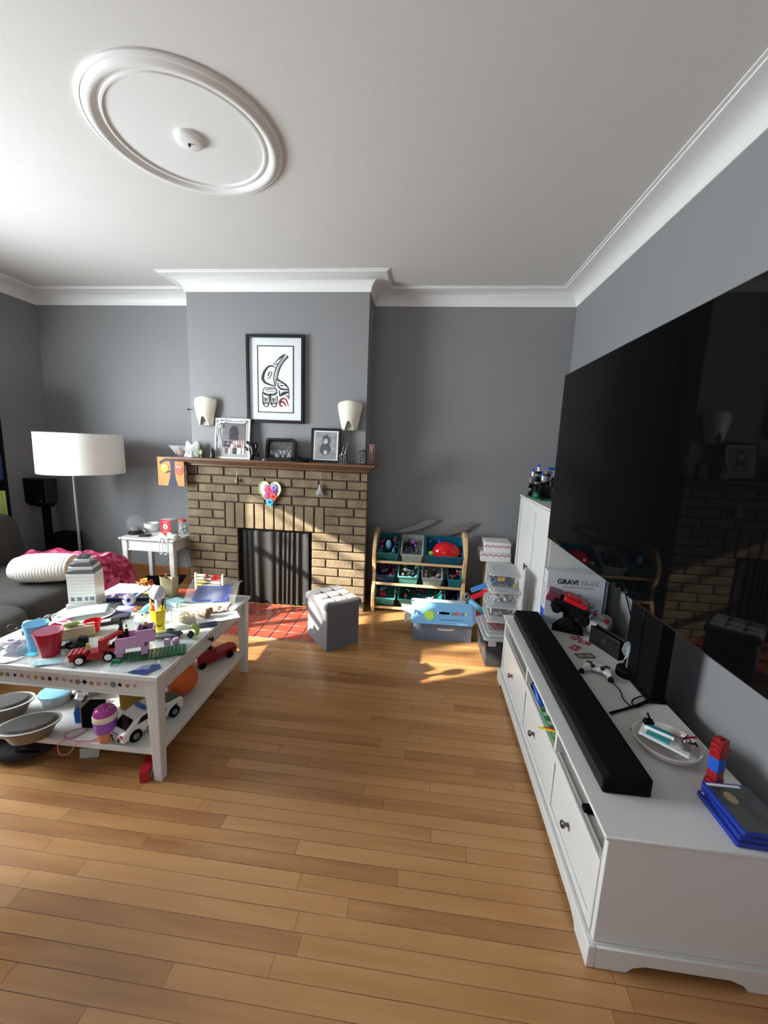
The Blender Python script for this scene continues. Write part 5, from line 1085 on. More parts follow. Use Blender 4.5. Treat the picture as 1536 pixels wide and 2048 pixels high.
# ================================================================ abacus, behind the table
q = at(385, 1145, y=3.0); q2 = at(452, 1150, y=3.0); wA = .235
o = T('abacus', 'wooden frame abacus with rows of red white and yellow beads standing on the hearth', 'abacus', ((q.x + q2.x) / 2, 3.0, .0106)); hA = q.z - .0106; hA = max(hA, .2)
b = B()
for s_ in (-1, 1): b.bb((s_ * wA / 2 - .008, -.01, 0), (s_ * wA / 2 + .008, .01, hA), PINE); b.bb((s_ * wA / 2 - .008, -.05, 0), (s_ * wA / 2 + .008, .05, .015), PINE)
b.bb((-wA / 2, -.009, .015), (wA / 2, .009, .03), PINE); b.out('frame', o, bev=.002)
AR = mat('bead_red', (.45, .01, .02, 1), .25); AW = mat('bead_cream', (.85, .8, .7, 1), .25); AY = mat('bead_yellow', (.75, .55, .1, 1), .25)
rows = int((hA - .04) / .028)
for r_ in range(rows):
    z = hA - .018 - r_ * .028; b = B(); b.cyl((-wA / 2, 0, z), (wA / 2, 0, z), .0015, .0015, SILVER, 6); gap = [5, 3, 4, 2, 6][r_ % 5]; x = -wA / 2 + .018
    for k in range(10):
        b.sph((x, 0, z), (.0075, .011, .011), (AW if k < 5 else AR) if r_ % 5 < 2 else AY if k < 5 else AW, 10, 8); x += .0155
        if k == gap: x += .045
    b.out('bead_row', o)

# ================================================================ storage ottoman
o = T('storage_ottoman', 'grey velvet cube storage ottoman with tufted lid in front of the fireplace', 'ottoman', (-.645, 2.832, .0005), 42.5)
VELD = mat('grey_velvet', (.125, .125, .135, 1), .8, sheen=.25, bump=.2, bscale=300, var=.08, scale=5)
W, D = .285, .325
B().bb((-W / 2 + .006, -D / 2 + .006, 0), (W / 2 - .006, D / 2 - .006, .315), VELD).out('box', o, bev=.004)
b = B()
def lid(u, v):
    x, y = (u - .5) * (W + .012), (v - .5) * (D + .012); e = min(min(u, 1 - u) * W, min(v, 1 - v) * D)
    z = .372 - .022 * max(0, 1 - e / .03) ** 2
    for i in (1, 2):
        z -= .006 * math.exp(-((u - i / 3) * W / .006) ** 2) * (e > .02); z -= .006 * math.exp(-((v - i / 3) * D / .006) ** 2) * (e > .02)
    for i in (1, 2):
        for j in (1, 2): z -= .012 * math.exp(-(((u - i / 3) * W) ** 2 + ((v - j / 3) * D) ** 2) / .018 ** 2)
    return (x, y, z)
b.grid(lid, 60, 66, VELD)
X, Y = (W + .012) / 2, (D + .012) / 2
for p, q_ in (((-X, -Y), (X, -Y)), ((X, -Y), (X, Y)), ((X, Y), (-X, Y)), ((-X, Y), (-X, -Y))): b.add([(p[0], p[1], .3155), (q_[0], q_[1], .3155), (q_[0], q_[1], .350), (p[0], p[1], .350)], [(0, 1, 2, 3)], VELD)
lo_ = b.out('lid', o)
for i in (1, 2):
    for j in (1, 2): B().sph(((i / 3 - .5) * W, (j / 3 - .5) * D, .354), (.007, .007, .004), VELD, 12, 8).out('button', lo_)

# ================================================================ toy rack by the back wall
RY = 3.42
def rz_(px, py): q = at(px, py, y=RY); return q.x, q.z
xa, za = rz_(757, 1122); xb, zb = rz_(938, 1134); x_l, _ = rz_(749, 1140); x_r, _ = rz_(918, 1140)
rail = [rz_(840, 1128)[1], rz_(840, 1172)[1], .045]
XA, XB = rz_(748, 1150)[0], rz_(928, 1150)[0]
rk = T('toy_storage_rack', 'pale wooden toy storage rack with wavy side panels against the back wall', 'storage rack', ((XA + XB) / 2, 3.56, 0)); rx = rk.location.x
def wavy(sx):
    pts = []; n = 28
    for k in range(n + 1): t = k / n; pts.append((-.165 + .022 * math.sin(t * PI * 3.4 + 2.6) + .02 * max(0, t - .85) * 6, .70 * t))
    top = [(-.10, .725), (-.04, .73), (.0, .74), (.10, .74)]; back = [(.145, .71), (.15, 0)]
    return pts + top + back
for x0, nm in ((XA - rx, 0), (XB - rx, 1)):
    b = B(); n = 30; y0s = []
    prv = None
    # panel built in slices so its thickness bows sideways a little, like the photographed cut-out sides
    outl = wavy(0)
    b.prism(outl, x0 - .016, x0 + .016, PINE, 'x'); b.out('side_panel', rk, bev=.004)
for z in rail:
    B().bb((XA - rx + .017, -.152, z - .011), (XB - rx - .017, -.138, z + .011), PINE).out('rail', rk, bev=.002)
    B().bb((XA - rx + .017, .10, z + .052), (XB - rx - .017, .114, z + .07), PINE).out('rail', rk, bev=.002)
def tinted(n, c, a): return mat(n, c, .25, 0, 0, a)
BG = tinted('bin_green', (.012, .13, .125, 1), .8); BC = tinted('bin_clear', (.5, .58, .52, 1), .5); BB = tinted('bin_blue', (.008, .11, .2, 1), .92); BN = tinted('bin_navy', (.01, .035, .09, 1), .95); BA = tinted('bin_aqua', (.09, .36, .34, 1), .7); BT_ = tinted('bin_teal', (.02, .24, .29, 1), .8)
bins = [(0, 752, 797, BG, 'green', 'left end of the top row'), (0, 801, 845, BC, 'clear', 'second in the top row'), (0, 849, 940, BB, 'wide blue', 'right end of the top row'),
        (1, 752, 790, BN, 'dark navy', 'left end of the middle row'), (1, 797, 838, BA, 'aqua', 'second in the middle row'), (1, 845, 887, BC, 'clear', 'third in the middle row'), (1, 897, 938, BT_, 'teal', 'right end of the middle row'),
        (2, 752, 793, BA, 'aqua', 'left end of the bottom row'), (2, 799, 888, BG, 'wide green', 'middle of the bottom row'), (2, 894, 938, BN, 'dark navy', 'right end of the bottom row')]
FILL = {(0, 752): [TEAL, PINK, BLACK, LBLUE, GRN, HOTP], (0, 801): [BLACK, PEWTER, mat('dark_brown_toy', (.05, .02, .02, 1), .4), PURP, MBLACK], (0, 849): [BLACK, GREY, BLUE], (1, 752): [BLACK, NAVY, DRED, GREY], (1, 797): [BLACK, WHITE2, GREY, LIME, BLACK],
        (1, 845): [mat('brown_toy', (.16, .06, .03, 1), .4), GREY, PINK, BLACK], (1, 897): [HOTP, BLACK, PURP, WHITE2, DRED], (2, 752): [RED, WHITE2, TEAL], (2, 799): [DRED, GREY, BLACK], (2, 894): [BLACK, NAVY]}
random.seed(77)
for r_, p0, p1, m, c, where in bins:
    z = rail[r_] - (.018 if r_ < 2 else .008); px0 = p0 + (p1 - p0) * .03; x0, _ = rz_(p0, 1128); x1, _ = rz_(p1, 1128); wd = min(x1, XB - .018) - max(x0, XA + .018) - .006; cx = (min(x1, XB - .018) + max(x0, XA + .018)) / 2
    M_ = Matrix.Rotation(R(24), 4, 'X')
    o = T('storage_bin', f'{c} plastic bin tilted in the toy rack, {where}', 'bin', (cx, 3.432, z + .012), group=None)
    b = B(); b.tray(wd, .29, .105, m, .004, .86, M_, (0, .14, .0)); b.out('bin', o)
    b = B(); X = M_ @ Matrix.Translation((0, .14, .105))
    for sy in (-1, 1): b.box((0, sy * .147, 0), (wd + .008, .012, .007), m, M=X)
    for sx in (-1, 1): b.box((sx * (wd / 2 + .001), 0, 0), (.008, .29, .007), m, M=X)
    b.out('rim', o)
    b = B(); fl_ = FILL[(r_, p0)]; k = int(wd / .2 * (34 if (r_, p0) not in ((0, 849), (2, 752), (2, 799), (2, 894)) else 10))
    for i in range(k):
        c3 = M_ @ Vector((random.uniform(-.4, .4) * wd, random.uniform(.04, .25), random.uniform(.02, .085))); s_ = random.uniform(.015, .035)
        if random.random() < .3: b.sph(c3, s_ * .6, random.choice(fl_), 8, 6)
        else: b.box(c3, (s_ * 1.8, s_ * .6, s_ * .5), random.choice(fl_), [random.uniform(0, 180) for _ in range(3)])
    tag(b.out('small_toys', loc=o.location), f'jumble of small toys in the {c} bin at the {where}' if 'row' in where else '', 'toys', kind='stuff')
def inbin(px, py, y=3.5): return at(px, py, y=y)
q = inbin(893, 1095, 3.50)
o = T('toy_helmet', 'shiny red toy helmet in the wide blue bin', 'helmet', (q.x - .01, q.y, q.z - .05)); b = B()
b.grid(lambda u, v: (.115 * math.cos(2 * PI * u) * math.cos(v * PI / 2) + (.0 if math.cos(2 * PI * u) < 0 else .035 * math.cos(2 * PI * u) * (1 - v) ** 2), .085 * math.sin(2 * PI * u) * math.cos(v * PI / 2), .10 * math.sin(v * PI / 2)), 32, 12, mat('helmet_red', (.55, .008, .012, 1), .12)); b.out('shell', o)
b = B(); b.lathe([(.118, -.004), (.14, -.012), (.14, -.008), (.118, .003)], MATS['helmet_red'], n=36, sy=.76); b.out('brim', o)
for k, (px, py, y, r_, m, l_) in enumerate(((862, 1108, 3.46, .028, LIME, 'lime green ball in the wide blue bin beside the helmet'), (781, 1110, 3.46, .024, mat('pale_peach', (.7, .62, .42, 1), .5), 'pale yellow ball in the green bin of the top row'), (758, 1103, 3.46, .022, RED, 'small red ball in the green bin of the top row'), (765, 1189, 3.47, .036, mat('ball_cherry', (.5, .01, .03, 1), .2), 'cherry red ball in the left bin of the bottom row'), (810, 1191, 3.5, .026, DRED, 'dark red ball in the wide green bin of the bottom row'))):
    q = inbin(px, py, y); tag(B().sph((0, 0, 0), r_, m, 22, 14).out('toy_ball', loc=q), l_, 'ball')
q = inbin(806, 1148, 3.46); o = T('penguin_toy', 'small black and white toy in the aqua bin of the middle row', 'toy', q); B().sph((0, 0, 0), (.026, .02, .028), BLACK).out('body', o); B().sph((0, -.012, -.002), (.014, .012, .018), WHITE2).out('belly', o)
q = inbin(778, 1088, 3.5); o = T('plush_toy', 'blue and black striped plush toy in the green bin of the top row', 'plush toy', q, 20); b = B(); b.sph((0, 0, 0), (.05, .035, .055), MBLACK); b.out('body', o); b = B(); b.sph((-.008, -.016, .0), (.03, .024, .045), LBLUE); b.out('front', o)
for k, (px, l_) in enumerate(((829, 'clear plastic dome at the left in the wide green bottom bin'), (857, 'clear ribbed plastic cup at the right in the wide green bottom bin'))):
    q = inbin(px, 1205, 3.45); tag(B().lathe([(.034, 0), (.034, .02), (.028, .045), (.0001, .05)] if k == 0 else [(.024, 0), (.028, .05), (.026, .05), (.022, .0)], FROST, n=24).out('clear_cup', loc=(q.x, q.y, q.z - .01)), l_, 'cup')
# silver toy swords lying on the rack, tips up
def sword(pts, label, y):
    P = [at(px, py, y=y) for px, py in pts]; c = P[0]; o = T('toy_sword', label, 'toy sword', (c.x, y, c.z)); b = B()
    b.prism([(p.x - c.x, p.z - c.z) for p in P], -.006, .006, STEEL, 'y'); b.out('blade', o, bev=.003)
sword([(760, 1080), (790, 1061), (825, 1052), (848, 1040), (856, 1037), (862, 1039), (876, 1036), (870, 1045), (855, 1053), (835, 1060), (800, 1068), (765, 1088)], 'curved silver toy sword behind the rack, left of the two', 3.728)
sword([(862, 1080), (885, 1064), (905, 1055), (925, 1047), (936, 1048), (951, 1043), (945, 1053), (930, 1063), (905, 1069), (868, 1086)], 'curved silver toy sword behind the rack, right of the two', 3.728)

# boxes right of the rack
o = T('zigzag_box', 'white box with pink zigzag edges on top of the beige box', 'box', (0, 0, 0)); q = at(968, 1160, y=3.3); q2 = at(1040, 1120, y=3.3)
zt = at(985, 1086, y=3.4).z; zb_ = at(985, 1130, y=3.3).z
ZB = mat('white_card', (.72, .7, .7, 1), .7); ZP = mat('dusty_rose', (.45, .2, .2, 1), .7)
o.location = (.70, 3.50, 0); xL = at(962, 1110, y=3.4).x - .70
b = B(); zm = zb_ + (zt - zb_) * .45
b.bb((xL, -.11, zb_ + .001), (.075, .12, zm), ZB); b.bb((xL + .03, -.08, zm + .001), (.075, .12, zt), ZB); b.out('box', o, bev=.003)
b = B()
for (z, yf, xs) in ((zm, -.1108, xL), (zt - .02, -.0808, xL + .03)):
    pts = [(xs + (.075 - xs) * k / 10, z - .02 + (.012 if k % 2 else 0)) for k in range(11)]
    b.stroke([(x, zz, .012) for x, zz in pts], ZP, lambda x, zz: (x, yf, zz), 1)
b.out('zigzag_trim', o)
tag(B().bb((-.11, -.13, 0), (.10, .12, zb_), mat('beige_card', (.5, .45, .36, 1), .7)).out('beige_box', loc=(.69, 3.50, .0005), bev=.003), 'tall beige carton on the floor between the rack and the white cabinet', 'box')
# coloured slide parts
p1, p2 = at(938, 1200, y=3.15), at(985, 1240, y=3.0)
o = T('toy_tube', 'light blue tube toy leaning beside the open blue box', 'toy', (0, 0, 0)); b = B(); d_ = (p2 - p1); b.cyl(p1, p2, .024, .024, LBLUE, 20); b.out('tube', o)
def beam(name, a, c_, wd, m, label):
    a, c_ = Vector(a), Vector(c_); o = T(name, label, 'toy', (a + c_) / 2); d = (c_ - a); b = B(); M_ = d.to_track_quat('X', 'Z').to_matrix().to_4x4(); b.box((0, 0, 0), (d.length, wd, wd * .8), m, M=M_); b.box((0, 0, wd * .4), (d.length * .9, wd * .3, wd * .1), m, M=M_); b.out('beam', o, bev=.004)
beam('toy_beam', at(945, 1195, y=3.22), at(1004, 1172, y=3.05), .05, RED, 'red toy beam lying under the blue beam next to the stacked boxes')
beam('toy_beam', at(945, 1180, y=3.26), at(1004, 1160, y=3.08), .05, mat('mid_blue', (.03, .16, .42, 1), .35), 'blue toy beam lying on the red beam next to the stacked boxes')
beam('toy_beam', at(938, 1215, y=3.2), at(968, 1243, y=3.08), .045, RED, 'red toy beam slanting to the floor right of the open blue box')
q = at(931, 1195, y=3.12); o = T('metal_clip', 'silver metal frame clip above the blue box flap', 'clip', q); b = B()
b.tube([(-.03, 0, -.03), (-.02, 0, .0), (-.005, 0, .035), (.02, 0, .03), (.025, 0, .005), (.005, 0, -.015), (-.01, 0, .01), (.005, 0, .025)], .0055, SILVER, 8); b.tube([(.0, 0, -.015), (.015, 0, -.04)], .006, SILVER, 8); b.out('wire', o)

# open blue box
o = T('tile_game_box', 'open blue cardboard box of tiles with a lime sticky note on its flap', 'cardboard box', (.195, 3.10, .0005), 3)
CB = mat('box_blue_grey', (.16, .22, .3, 1), .55); CL_ = mat('box_sky_blue', (.2, .46, .74, 1), .35); CI = mat('box_inner', (.62, .6, .58, 1), .8)
W, D, Hh, t = .455, .30, .175, .005; b = B()
b.bb((-W / 2, -D / 2, 0), (W / 2, D / 2, t), CI)
b.bb((-W / 2, -D / 2, 0), (W / 2, -D / 2 + t, Hh), CB); b.bb((-W / 2, D / 2 - t, 0), (W / 2, D / 2, Hh), CB)
for s_ in (-1, 1): b.bb((s_ * W / 2 - t * (s_ > 0), -D / 2 + t, 0), (s_ * W / 2 + t * (s_ < 0), D / 2 - t, Hh), CB)
b.out('box', o)
# front flap raised towards the back: hinge at the front top edge
p0 = at(803, 1250, y=2.90); p1 = at(812, 1204, y=3.02)
fl_len = .165; ang = 48
fo = B().bb((-W / 2 - .02, -.012, 0), (W / 2 + .0, fl_len, .004), CL_).out('flap', o, loc=(0, -D / 2 - .035, Hh - .012), rot=(ang, 0, 0))
B().prism([(W / 2, .0), (W / 2 + .028, .012), (W / 2 + .028, fl_len - .04), (W / 2, fl_len)], 0, .004, mat('flap_grey_blue', (.2, .28, .4, 1), .5)).out('flap_ear', fo)
b = B(); b.prism([(-.105 + x, .055 + y) for x, y in ((-.045, .03), (.028, .038), (.034, -.02), (.0, -.04), (-.036, -.02))], .0045, .0065, mat('lime_note', (.52, .78, .08, 1), .6)); b.out('sticky_note', fo)
text('Pic', .048, mat('ink_navy', (.01, .015, .05, 1), .5), fo, (-.198, .075, .0045), (0, 0, 0), off=.001)
text('CAN BE UNDER BE YOU', .016, mat('blue_ink', (.06, .16, .35, 1), .5), fo, (.06, .025, .0045), (0, 0, 0))
for k, (ch, c) in enumerate(zip('TILES', (mat('tile_green', (.1, .25, .12, 1), .4), mat('tile_red', (.6, .06, .05, 1), .4), mat('tile_coral', (.65, .2, .15, 1), .4), mat('tile_blue', (.06, .18, .4, 1), .4), mat('tile_lime', (.6, .65, .2, 1), .4)))):
    x = .075 + k * .0255; q = B().bb((x - .011, .065, .0042), (x + .011, .089, .0052), c).out('letter_tile', fo); text(ch, .019, PAPER, fo, (x, .077, .0056), (0, 0, 0), depth=.0003)
b = B(); b.prism([(x, y) for x, y in rrect(.10, .018, .009, 5, .0, .078)], .0042, .0052, MBLACK); b.prism(circ(.013, 16, .0, .078), .0052, .0056, MBLACK); b.prism(circ(.008, 12, -.04, .078, 1.4), .0054, .006, PAPER); b.out('handle_slot', fo)
B().prism([(0, 0), (.0, .2), (-.10, .17), (-.10, .03)], 0, .004, CI).out('side_flap', o, loc=(-W / 2, -.1, Hh), rot=(0, 12, 0))
B().prism([(0, 0), (.0, .2), (-.09, .17), (-.09, .03)], 0, .004, mat('flap_white', (.7, .7, .7, 1), .6)).out('side_flap', o, loc=(-W / 2, -.13, Hh), rot=(0, -40, 0))
b = B(); b.stroke([(-.062, .10, .006), (-.045, .095, .016), (.01, .093, .018), (.055, .096, .016), (.075, .102, .006)], PAPER, lambda x, z: (x + .02, -D / 2 - .0012, z)); b.out('carry_handle', o)
B().bb((-W / 2 + .012, D / 2 - .02, .006), (W / 2 - .012, D / 2 - .008, Hh + .05), CI).out('rear_flap', o)

# stacked clear boxes
bxs = (.585, 2.80)
def clearbox(x, y, z, w_, d_, h_, label, fill, hb=None, rz=0, bodym=None):
    o = T('clear_storage_box', label, 'storage box', (x, y, z), rz); b = B(); b.tray(w_, d_, h_ - .018, bodym or mat('box_clear', (.45, .48, .48, 1), .2, 0, 0, .13), .003, .84); b.out('box', o)
    b = B(); b.prism(rrect(w_ + .012, d_ + .012, .02), h_ - .024, h_ - .01, FROST); b.prism(rrect(w_ - .02, d_ - .02, .02), h_ - .01, h_ - .0008, FROST); b.out('lid', o, bev=.003)
    b = B(); b.prism(rrect(w_ * .84, d_ * .84, .02), .0005, .012, FROST); b.out('base_rim', o)
    if fill:
        b = B(); cols, lab = fill; random.seed(hash(lab) % 100 if False else len(lab))
        for k in range(150):
            b.box((random.uniform(-.40, .40) * w_, random.uniform(-.41, .41) * d_, random.uniform(.016, h_ * .72)), (.02, .014, .011), random.choice(cols), [random.uniform(0, 180) for _ in range(3)])
        tag(b.out('toy_bricks', loc=(x, y, z), rz=rz), lab, 'toy bricks', kind='stuff')
    return o
BIGH = .245
o = T('clear_storage_box', 'large clear storage box with dark grey contents at the foot of the stack', 'storage box', (.615, 2.79, .0005), 2)
b = B(); b.tray(.29, .36, .225, mat('box_smoky', (.12, .12, .125, 1), .2, 0, 0, .2), .004, .9); b.out('box', o); b = B(); b.prism(rrect(.315, .385, .03), .205, .224, FROST); b.prism(rrect(.27, .34, .03), .224, BIGH - .002, FROST); b.out('lid', o, bev=.003)
b = B(); b.box((-.1, -.187, .19), (.05, .012, .04), FROST); b.out('clasp', o)
tag(B().box((0, 0, .0685), (.255, .32, .125), mat('dark_grey_pieces', (.02, .02, .023, 1), .6, bump=.8, bscale=60)).out('grey_contents', loc=(.615, 2.79, .0005), rz=2), 'dark grey contents filling the bottom of the large clear box', 'toys', kind='stuff')
sb = [('red toy bricks', [RED, DRED, mat('crimson', (.5, .02, .06, 1), .3)], 'lowest small box'), ('grey toy bricks', [GREY, STEEL, mat('mid_grey', (.2, .2, .2, 1), .4), WHITE2], 'second small box from below'), ('cream toy bricks', [WHITE2, mat('pale_tan', (.62, .55, .4, 1), .4), TAN, PAPER], 'second small box from the top'), ('blue and yellow toy bricks', [NAVY, BLUE, NAVY, NAVY, BLUE, NAVY, mat('yellow_brick', (.85, .5, .02, 1), .3)], 'topmost small box')]
z = BIGH - .0005; hz = [.106, .103, .108, .122]
for k, (c, cols, pos) in enumerate(sb):
    dx, dy, rr_ = ((.0, 0, 0), (-.004, .0, -3), (.006, .0, 2), (.0, .0, -4))[k]
    clearbox(.585 + dx, 2.76 + dy, z + .0008, .195, .26, hz[k], f'clear lidded box of {c}, {pos} of the stack', (cols, f'{c} inside the {pos} of the stack'), rz=rr_); z += hz[k]
q = at(1003, 1170, y=2.63); tag(B().box((0, 0, 0), (.05, .004, .028), mat('yellow_brick', (.85, .5, .02, 1), .3)).out('yellow_brick', loc=(.555, 2.655, z - .05)), 'flat yellow brick against the front of the topmost small box', 'toy')

# ================================================================ tall white cabinet
cx0, cx1, cy0, cy1, ch = .785, 1.185, 2.515, 3.30, 1.15
o = T('tall_cabinet', 'tall narrow white cabinet with two panelled doors in the right corner', 'cabinet', ((cx0 + cx1) / 2, (cy0 + cy1) / 2, 0)); hx, hy = (cx1 - cx0) / 2, (cy1 - cy0) / 2
b = B(); b.bb((-hx + .02, -hy, .0), (hx, hy, ch - .015), WHITE); b.out('carcass', o, bev=.002)
B().bb((-hx - .006, -hy - .008, ch - .0149), (hx, hy + .008, ch), WHITE).out('top', o, bev=.003)
split = 2.885 - (cy0 + cy1) / 2
for a, c_ in ((-hy + .002, split - .002), (split + .002, hy - .002)):
    b = B(); b.bb((-hx + .006, a, .06), (-hx + .0198, c_, ch - .02), WHITE)
    f = .05
    b.bb((-hx, a, .06), (-hx + .006, a + f, ch - .02), WHITE); b.bb((-hx, c_ - f, .06), (-hx + .006, c_, ch - .02), WHITE); b.bb((-hx, a + f, .06), (-hx + .006, c_ - f, .06 + f), WHITE); b.bb((-hx, a + f, ch - .02 - f), (-hx + .006, c_ - f, ch - .02), WHITE)
    d = b.out('door', o, bev=.002)
    if a > split - .01:
        q = at(1047, 1128, x=cx0 - .01); b = B(); ky = a + .03; kz = q.z; b.cyl((-hx, ky, kz), (-hx - .018, ky, kz), .005, .005, BLACK); b.cyl((-hx - .016, ky, kz), (-hx - .022, ky, kz), .013, .013, BLACK); b.box((-hx - .02, ky, kz), (.006, .006, .05), BLACK); b.out('knob', d)
# toy castle on top
o = T('castle_build', 'black and grey toy brick castle with blue cone spires on top of the tall cabinet', 'toy castle', (.905, 3.06, ch + .0006), 10); random.seed(10)
GP = MATS['toy_brick_green']; b = B(); b.box((0, 0, .006), (.2, .26, .012), GP)
b.sph((-.08, -.03, .028), (.03, .04, .025), GP, 12, 8); b.out('base', o, bev=.001)
b = B()
for (x, y, h_, s_) in ((-.07, -.08, .13, .03), (-.07, .0, .19, .03), (-.07, .09, .15, .028), (.02, -.08, .17, .034), (.03, .05, .2, .03), (.07, -.02, .15, .04)):
    n = int(h_ / .019)
    for k in range(n): b.box((x, y, .012 + .0096 + k * .0192), (s_ * (1 if k % 3 else 1.25), s_ * (1 if k % 3 else 1.25), .0186), random.choice([BLACK, BLACK, GREY, MBLACK]))
for y in (-.04, .045): b.box((-.07, y, .05), (.018, .06, .07), MBLACK); b.box((-.07, y, .1), (.018, .06, .014), BLACK)
b.box((.0, .0, .06), (.02, .2, .09), mat('dark_brown_brick', (.04, .02, .015, 1), .4)); b.out('towers', o, bev=.0006, seg=1)
b = B()
for (x, y, h_) in ((-.07, -.08, .142), (-.07, .09, .162), (.02, -.08, .18), (-.07, .0, .2)):
    b.cyl((x, y, h_), (x, y, h_ + .035), .009, .009, WHITE2, 12); b.cyl((x, y, h_ + .035), (x, y, h_ + .065), .013, .001, BLUE, 12)
b.out('spires', o)
b = B(); b.box((.05, .03, .225), (.06, .05, .02), BLUE); b.cyl((-.1, -.1, .03), (-.1, -.1, .09), .004, .002, MBLACK, 6); b.out('blue_roof', o)

# ================================================================ white media bench
b0x, b1x, b0y, b1y, bz = .5545, 1.085, 1.0, 2.495, .45
o = T('media_bench', 'long white media bench with three drawers and open shelf above along the right wall', 'tv bench', ((b0x + b1x) / 2, (b0y + b1y) / 2, 0)); ox_, oy_ = o.location.x, o.location.y
def bx(x0, x1, y0, y1, z0, z1, b): return b.bb((x0 - ox_, y0 - oy_, z0), (x1 - ox_, y1 - oy_, z1), WHITE)
b = B(); bx(b0x, b1x, b0y, b1y, bz - .011, bz, b); bx(b0x + .006, b1x, b0y + .006, b1y - .006, bz - .02, bz - .0112, b); b.out('bench_top', o, bev=.003)
iy0, iy1 = b0y + .012, b1y - .012; fx = b0x + .014
for y in (iy0, iy1 - .02): b = B(); bx(fx, b1x - .004, y, y + .02, .078, bz - .0201, b); b.out('side_panel', o, bev=.002)
b = B(); bx(b1x - .012, b1x - .005, iy0 + .02, iy1 - .02, .078, bz - .0201, b); b.out('back_panel', o)
b = B(); bx(fx + .02, b1x - .0121, iy0 + .0201, iy1 - .0201, .316, .328, b); b.out('shelf', o); 
divs = [1.462, 1.925]
for y in divs: b = B(); bx(fx + .002, b1x - .0122, y - .009, y + .009, .3282, bz - .0202, b); b.out('divider', o, bev=.001)
segs = [(iy0 + .0205, divs[0] - .001), (divs[0] + .001, divs[1] - .001), (divs[1] + .001, iy1 - .0205)]
for (a, c_), ky in zip(segs, (1.262, 1.715, 2.19)):
    b = B(); bx(fx + .002, fx + .02, a, c_, .085, .334, b); f = .028
    for q_ in ((fx - .004, fx + .0018, a, a + f, .085, .334), (fx - .004, fx + .0018, c_ - f, c_, .085, .334), (fx - .004, fx + .0018, a + f, c_ - f, .085, .085 + f), (fx - .004, fx + .0018, a + f, c_ - f, .334 - f, .334)): bx(*q_, b)
    d = b.out('drawer', o, bev=.002); k = B(); x_ = fx - ox_; y_ = ky - oy_; k.cyl((x_ + .002, y_, .205), (x_ - .014, y_, .205), .006, .0075, PEWTER); k.lathe([(.0001, .0), (.011, .002), (.014, .008), (.010, .013), (.0001, .014)], PEWTER, n=24, M=Matrix.Translation((x_ - .012, y_, .205)) @ Matrix.Rotation(R(-90), 4, 'Y')); k.out('knob', d)
# plinth with bracket feet
def brk_prof(a, c_): return [(a, 0), (a + .09, 0), (a + .105, .018), (a + .14, .03), (c_ - .14, .03), (c_ - .105, .018), (c_ - .09, 0), (c_, 0), (c_, .076), (a, .076)]
b = B(); b.prism(brk_prof(b0y - .002 - oy_, b1y + .002 - oy_), b0x - .004 - ox_, b0x + .02 - ox_, WHITE, 'x'); b.prism(brk_prof(b0x + .0202 - ox_, b1x - ox_), b0y - .002 - oy_, b0y + .02 - oy_, WHITE, 'y'); b.prism(brk_prof(b0x + .0202 - ox_, b1x - ox_), b1y - .02 - oy_, b1y + .002 - oy_, WHITE, 'y')
b.out('plinth', o, bev=.003)
b = B(); b.bb((b0x + .004 - ox_, b0y + .006 - oy_, .0765), (b1x - ox_, b1y - .006 - oy_, .0775), WHITE); b.out('plinth_moulding', o)
BZ = bz + .0006
def bn(px, py, z=BZ): q = at(px, py, z=z); return Vector((q.x, q.y, z))
o = T('soundbar', 'long black soundbar along the front of the white media bench', 'soundbar', (.679, 1.79, BZ)); b = B(); b.prism([(-.072, .0), (-.072, .05), (-.058, .064), (.068, .064), (.072, .058), (.072, 0)], -.64, .64, MBLACK, 'y'); b.out('casing', o, bev=.005); b = B(); b.bb((-.0738, -.635, .006), (-.0724, .635, .048), mat('speaker_mesh', (.007, .007, .007, 1), .9)); b.out('grille', o)

# television on a wall arm
tx_, ty0, ty1, tz0, tz1 = .78, .79, 2.50, .974, 1.94
o = T('television', 'very large flat black television on the right wall above the bench', 'television', (tx_, (ty0 + ty1) / 2, (tz0 + tz1) / 2)); hy, hz_ = (ty1 - ty0) / 2, (tz1 - tz0) / 2
SCR = mat('tv_screen', (.0022, .0022, .0025, 1), .03, ior=1.18)
B().bb((0, -hy + .003, -hz_ + .003), (.008, hy - .003, hz_ - .003), SCR).out('screen', o)
b = B(); b.bb((.0081, -hy, -hz_), (.03, hy, hz_), BLACK)
for s_ in (-1, 1): b.box((.004, s_ * (hy - .0014), 0), (.008, .0028, 2 * hz_), BLACK); b.box((.004, 0, s_ * (hz_ - .0014)), (.008, 2 * hy - .006, .0028), BLACK)
b.out('bezel', o); b = B(); b.bb((.0301, -hy * .7, -hz_ * .75), (.06, hy * .7, hz_ * .3), MBLACK); b.out('rear_housing', o, bev=.01)
b = B(); b.bb((.0601, -.25, -.2), (.075, .25, .2), MBLACK); b.bb((.0751, -.05, -.06), (XR - tx_ - .022, .05, .06), MBLACK); b.bb((XR - tx_ - .022, -.2, -.15), (XR - tx_ - .002, .2, .15), MBLACK); b.out('wall_arm', o)
